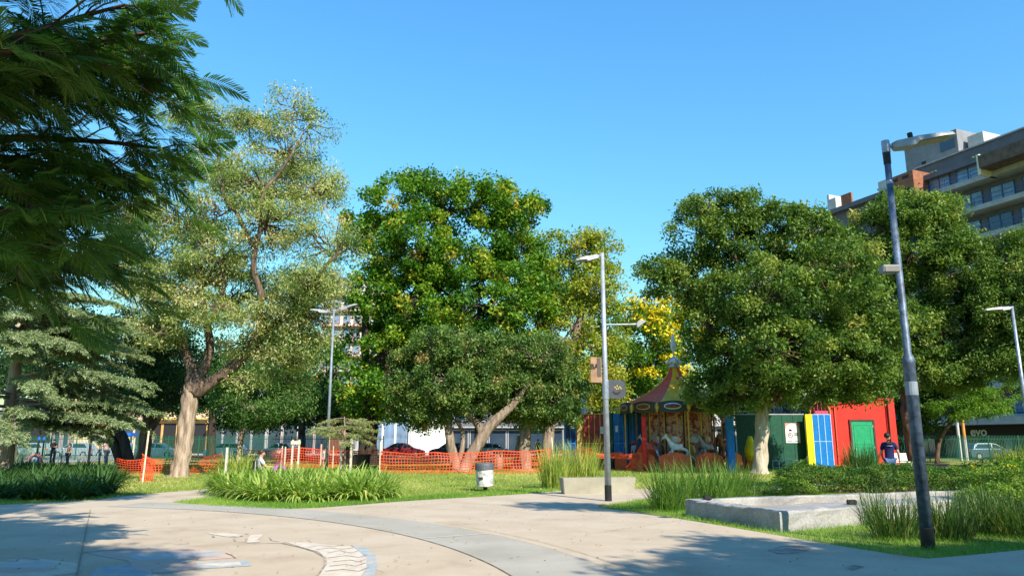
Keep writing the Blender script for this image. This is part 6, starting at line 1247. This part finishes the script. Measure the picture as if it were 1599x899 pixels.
person('adult in grey trousers and pale top leaning forward at the blue play panel', (pp(167), YP, 0), R(80), 1.78, dict(che=(0, .12, 1.26), nb=(0, .2, 1.4), ne=(0, .25, 1.44), he=(0, .31, 1.5), cr=(0, .33, 1.57), shL=(-.17, .17, 1.36), shR=(.17, .17, 1.36), elL=(-.22, .34, 1.15), elR=(.22, .34, 1.15), wrL=(-.16, .5, 1.25), wrR=(.16, .5, 1.25)), shirt=(.45, .34, .30), trous=mat('grey_trousers', (.22, .21, .22), .85))
person('child in an orange top held up by the leaning adult at the play panel', (pp(158), YP - .2, .45), R(-60), 1.05, shirt=(.6, .28, .08), trous=mat('blue_shorts', (.06, .13, .3), .8))
person('distant figure in dark clothes on the street behind the round tree trunk', (at(840, 700, 62).x, 62, 0), R(160), 1.75, shirt=(.02, .02, .025))
bake(BAKE)
# ================================================================= PLAYGROUND
pf = thing('climbing_frame', 'black play frame with a bright blue crossbar and lattice net in the playground', 'play equipment', (pp(129), 54, 0)); hw = (pp(143) - pp(115)) / 2 * 1.04; hz = at(129, 668, 54).z; bz = at(129, 686, 54).z
for s in (-1, 1): b = MB(); b.box((s * hw, 0, hz / 2), (.13, .13, hz)); b.build('post', M_blk, pf)
b = MB(); b.tube([(-hw, 0, bz), (hw, 0, bz)], .09, 8); b.build('crossbar', mat('bright_blue', (.03, .28, .6), .4), pf); b = MB(); b.box((0, 0, hz - .05), (2 * hw - .14, .1, .1)); b.build('top_beam', M_blk, pf)
pt_ = thing('play_tower', 'small play tower with a blue roof panel and dark posts', 'play equipment', (pp(160), 55, 0)); rz_ = at(160, 678, 55).z
for sx in (-.42, .42):
    for sy in (-.4, .4): b = MB(); b.box((sx, sy, rz_ / 2), (.08, .08, rz_)); b.build('post', M_blk if sx < 0 else M_cream, pt_)
b = MB(); b.profile([(-.5, rz_ - .12), (.5, rz_ - .12), (.42, rz_ + .12), (-.42, rz_ + .12)], -.5, .5); b.build('roof', MATS['bright_blue'] if False else mat('royal_blue', (.02, .12, .55), .4), pt_); b = MB(); b.box((0, 0, .75), (.9, .9, .08)); b.build('platform', M_bluep, pt_)
b = MB(); b.box((.9, -.2, .2), (.9, .3, .22)); b.build('step_block', M_bluep, pt_)
for px, lab in ((50, 'dark playground post at the left of the rainbow arch'), (58, 'dark playground post with a blue cap behind the rainbow arch'), (149, 'dark playground post right of the blue crossbar'), (211, 'dark post standing between the leaning trunks')):
    t = thing('playground_post', lab, 'post', (pp(px), YP + .6, 0)); b = MB(); b.tube([(0, 0, -.03), (0, 0, 1.7)], .06, 8); b.build('shaft', M_blk, t); b = MB(); b.lathe([(.075, 1.66), (.08, 1.8), (.02, 1.88)], n=8); b.build('cap', MATS['royal_blue'], t)
ra = thing('rainbow_arch', 'salmon and white rainbow arch toy in the playground', 'play equipment', (pp(71), YP - 1.0, 0)); ro = (pp(81) - pp(61)) / 2
for k, (f, m) in enumerate(((1.0, mat('salmon', (.65, .22, .14), .5)), (.72, mat('toy_navy', (.06, .06, .2), .5)), (.48, MATS['panel_white']))):
    r1, r0 = ro * f, ro * (f - .24 if k < 2 else f - .30); zz = .78 - ro; b = MB(); o1 = [(r1 * math.cos(math.pi * q / 16), .0 + max(0, .35) + r1 * math.sin(math.pi * q / 16)) for q in range(17)]; i1 = [(r0 * math.cos(math.pi * q / 16), .35 + r0 * math.sin(math.pi * q / 16)) for q in range(16, -1, -1)]
    b.profile([(r1, 0)] + o1 + [(-r1, 0), (-r0, 0)] + i1 + [(r0, 0)], -.12, .12, M=XZ); b.build('arch_band', m, ra)
# ================================================================= CARS
M_tyre = mat('tyre', (.02, .02, .02), .8); M_cgl = mat('car_glass', (.02, .03, .035), .08, spec=.7)
def car(label, loc, rz, m, L=4.2, H=1.46, Wd=1.72, group='cars parked along the street', hatch=True):
    t = thing('parked_car', label, 'car', loc, rz, group)
    out = [(-L / 2, .35), (-L / 2 + .02, .75), (-L / 2 + .12, .9), (-L / 2 + .28, .95), (-L / 2 + .55 if hatch else -L / 2 + .95, H - .12), (-L / 2 + .85 if hatch else -L / 2 + 1.3, H), (-.1, H + .01), (.35, H - .06), (L / 2 - 1.05, .95), (L / 2 - .35, .82), (L / 2 - .05, .62), (L / 2, .35), (L / 2 - .1, .22), (-L / 2 + .1, .22)]
    b = MB(); n = len(out); V = []
    for y, s in ((-1, .96), (-.9, 1), (.9, 1), (1, .96)):
        for x, z in out: tum = (1 - .2 * max(0, (z - .9) / (H - .9))) ; V.append((x * (s if abs(x) > L * .4 else 1), y * Wd / 2 * tum, z if abs(y) < 1 else z * .99 + .004))
    F = [(r * n + i, r * n + (i + 1) % n, (r + 1) * n + (i + 1) % n, (r + 1) * n + i) for r in range(3) for i in range(n)]; tri = tessellate_polygon([[Vector((x, z, 0)) for x, z in out]]); F += [tuple(x) for x in tri] + [tuple(3 * n + i for i in x) for x in tri]
    b.add(V, F); b.build('body', m, t, bevel=0)
    xr = -L / 2 + .55 if hatch else -L / 2 + .95
    for sg in (-1, 1):
        y0 = lambda z: sg * (Wd / 2 * (1 - .2 * max(0, (z - .9) / (H - .9))) + .006)
        for xs in (((xr - .1, .98), (xr + .28, H - .1), (-.12, H - .08), (-.12, .98)), ((-.02, .98), (-.02, H - .08), (.32, H - .13), (L / 2 - 1.15, .98))):
            b = MB(); b.add([(x, y0(z), z) for x, z in xs], [(0, 1, 2, 3)]); b.build('side_window', M_cgl, t)
        for x in (-L / 2 + .78, L / 2 - .8):
            b = MB(); b.tube([(x, sg * (Wd / 2 - .2), .31), (x, sg * (Wd / 2 + .012), .31)], .31, 16); wl_ = b.build('wheel', M_tyre, t); b = MB(); b.tube([(x, sg * (Wd / 2 + .0), .31), (x, sg * (Wd / 2 + .02), .31)], .19, 12); b.build('rim', M_silver, wl_)
        b = MB(); b.box((L / 2 - .14, sg * .58, .66), (.14, .3, .12)); b.build('headlight', M_lens, t); b = MB(); b.box((-L / 2 + .06, sg * .62, .8), (.1, .2, .18)); b.build('tail_light', M_red, t)
        b = MB(); b.box((L / 2 - 1.25, sg * (Wd / 2 + .07), .98), (.1, .16, .11)); b.build('mirror', m, t)
    for xs in (((.42, H - .07), (L / 2 - 1.07, .965)), ((xr + .22, H - .05), (-L / 2 + .33, .97))):
        (xa_, za_), (xb_, zb_) = xs; b = MB(); o_ = .012; b.add([(xa_ + (o_ if xa_ > 0 else -o_), -.60, za_ + o_), (xa_ + (o_ if xa_ > 0 else -o_), .60, za_ + o_), (xb_ + (o_ if xa_ > 0 else -o_), .72, zb_ + o_), (xb_ + (o_ if xa_ > 0 else -o_), -.72, zb_ + o_)], [(0, 1, 2, 3)]); b.build('windscreen' if xa_ > 0 else 'rear_window', M_cgl, t)
    return t
M_cw = mat('white_car_paint', (.72, .73, .74), .25, 0, .02, spec=.5); M_cs = mat('silver_blue_car_paint', (.38, .44, .50), .25, .4, .03); M_cr = mat('dark_red_car_paint', (.13, .015, .025), .25, 0, .05, spec=.5); M_cb = mat('dark_blue_car_paint', (.02, .03, .07), .25, 0, .05, spec=.5); M_cg = mat('pale_green_car_paint', (.38, .46, .42), .3, .3, .03)
YC = 80
def cxp(px): return at(px, 700, YC).x
car('pale greenish car parked behind the far left end of the picket fence', (cxp(48), YC, 0), R(180), M_cg)
car('silver blue hatchback parked behind the play frame', (cxp(118), YC, 0), R(180), M_cs)
car('silver blue car mostly hidden behind the twin dark trunks', (cxp(182), YC, 0), R(180), MATS['silver_blue_car_paint'])
car('blue grey car behind the brown trunk left of the feathery tree', (cxp(248), YC, 0), 0, M_cs)
car('white car parked behind the fence just right of the feathery trunk', (cxp(354), YC - .2, 0), R(180), M_cw)
car('white car parked behind the fence above the seated woman', (cxp(438), YC - .2, 0), R(180), M_cw, hatch=False)
car('dark red car parked in front of the teal shop', (cxp(632), YC, 0), 0, M_cr, hatch=False)
car('dark blue car partly hidden behind the grey leaning stems', (cxp(702), YC, 0), R(180), M_cb)
car('pale car glimpsed between the grey stems and the round tree', (cxp(770), YC, 0), 0, M_cs)
car('blue grey car behind the picket fence by the shop sign at right', (at(1542, 700, 69).x, 69, 0), 0, mat('slate_car_paint', (.08, .13, .17), .3, .3, .05))
# street posts by the shops
for px, m, lab in ((1499, M_lt, 'pale grey street pole behind the right picket fence'), (1508, mat('orange_pole', (.6, .26, .05), .6), 'orange and white street pole behind the right picket fence')):
    t = thing('street_pole', lab, 'pole', (at(px, 700, 66.3).x, 66.3, 0)); b = MB(); b.tube([(0, 0, 0), (0, 0, 4.0)], .12, 10); b.build('shaft', m, t); b = MB(); b.tube([(0, 0, 0), (0, 0, 1.9)], .127, 10); b.build('lower_band', M_lt, t)
wbn = thing('park_bench', 'white slatted bench in the sun right of the red kiosk', 'bench', (at(1412, 715, 42).x, 42.5, 0), R(10))
for k in range(4): b = MB(); b.box((0, .25 + .02 * k, .55 + .11 * k), (1.3, .03, .08)); b.build('slat', M_white, wbn)
for k in range(3): b = MB(); b.box((0, -.1 + .13 * k, .45), (1.3, .1, .03)); b.build('slat', M_white, wbn)
for s in (-.55, .55): b = MB(); b.box((s, .02, .21), (.06, .4, .42)); b.build('leg', M_slab, wbn)
ub = thing('utility_box', 'low black box on the lawn behind the dark hedge', 'box', (at(1462, 724, 36).x, 36, 0)); b = MB(); b.box((0, 0, .25), (.85, .5, .5)); b.build('housing', M_blk, ub, bevel=.03); b = MB(); b.box((0, 0, .52), (.92, .56, .05)); b.build('lid', M_dark, ub)
bt = thing('black_bin', 'black round tub bin beside the trunk of the big green tree', 'bin', (at(566, 720, 44).x, 44, 0)); b = MB(); b.lathe([(.4, -.02), (.46, .75), (.5, .78), (.5, .84), (.42, .84), (.38, .1)], n=16); b.build('tub', M_blk, bt); b = MB(); b.lathe([(.505, .76), (.515, .80), (.505, .84)], n=16); b.build('rim', M_dark, bt)
# fallen trunk stump inside the orange net
sp_ = thing('tree_stump', 'brown cut stump inside the orange net right of the leaning stems', 'stump', (at(777, 715, 42).x, 42.6, 0)); b = MB(); b.tube([(0, 0, -.05), (.02, 0, .4), (.1, 0, .95)], [.36, .27, .25], 12, wob=.08); b.build('bark', bk_grey, sp_, smooth=True); b = MB(); b.tube([(.1, 0, .951), (.102, 0, .965)], .23, 12); b.build('cut_face', mat('cut_wood', (.5, .33, .2), .9), sp_)
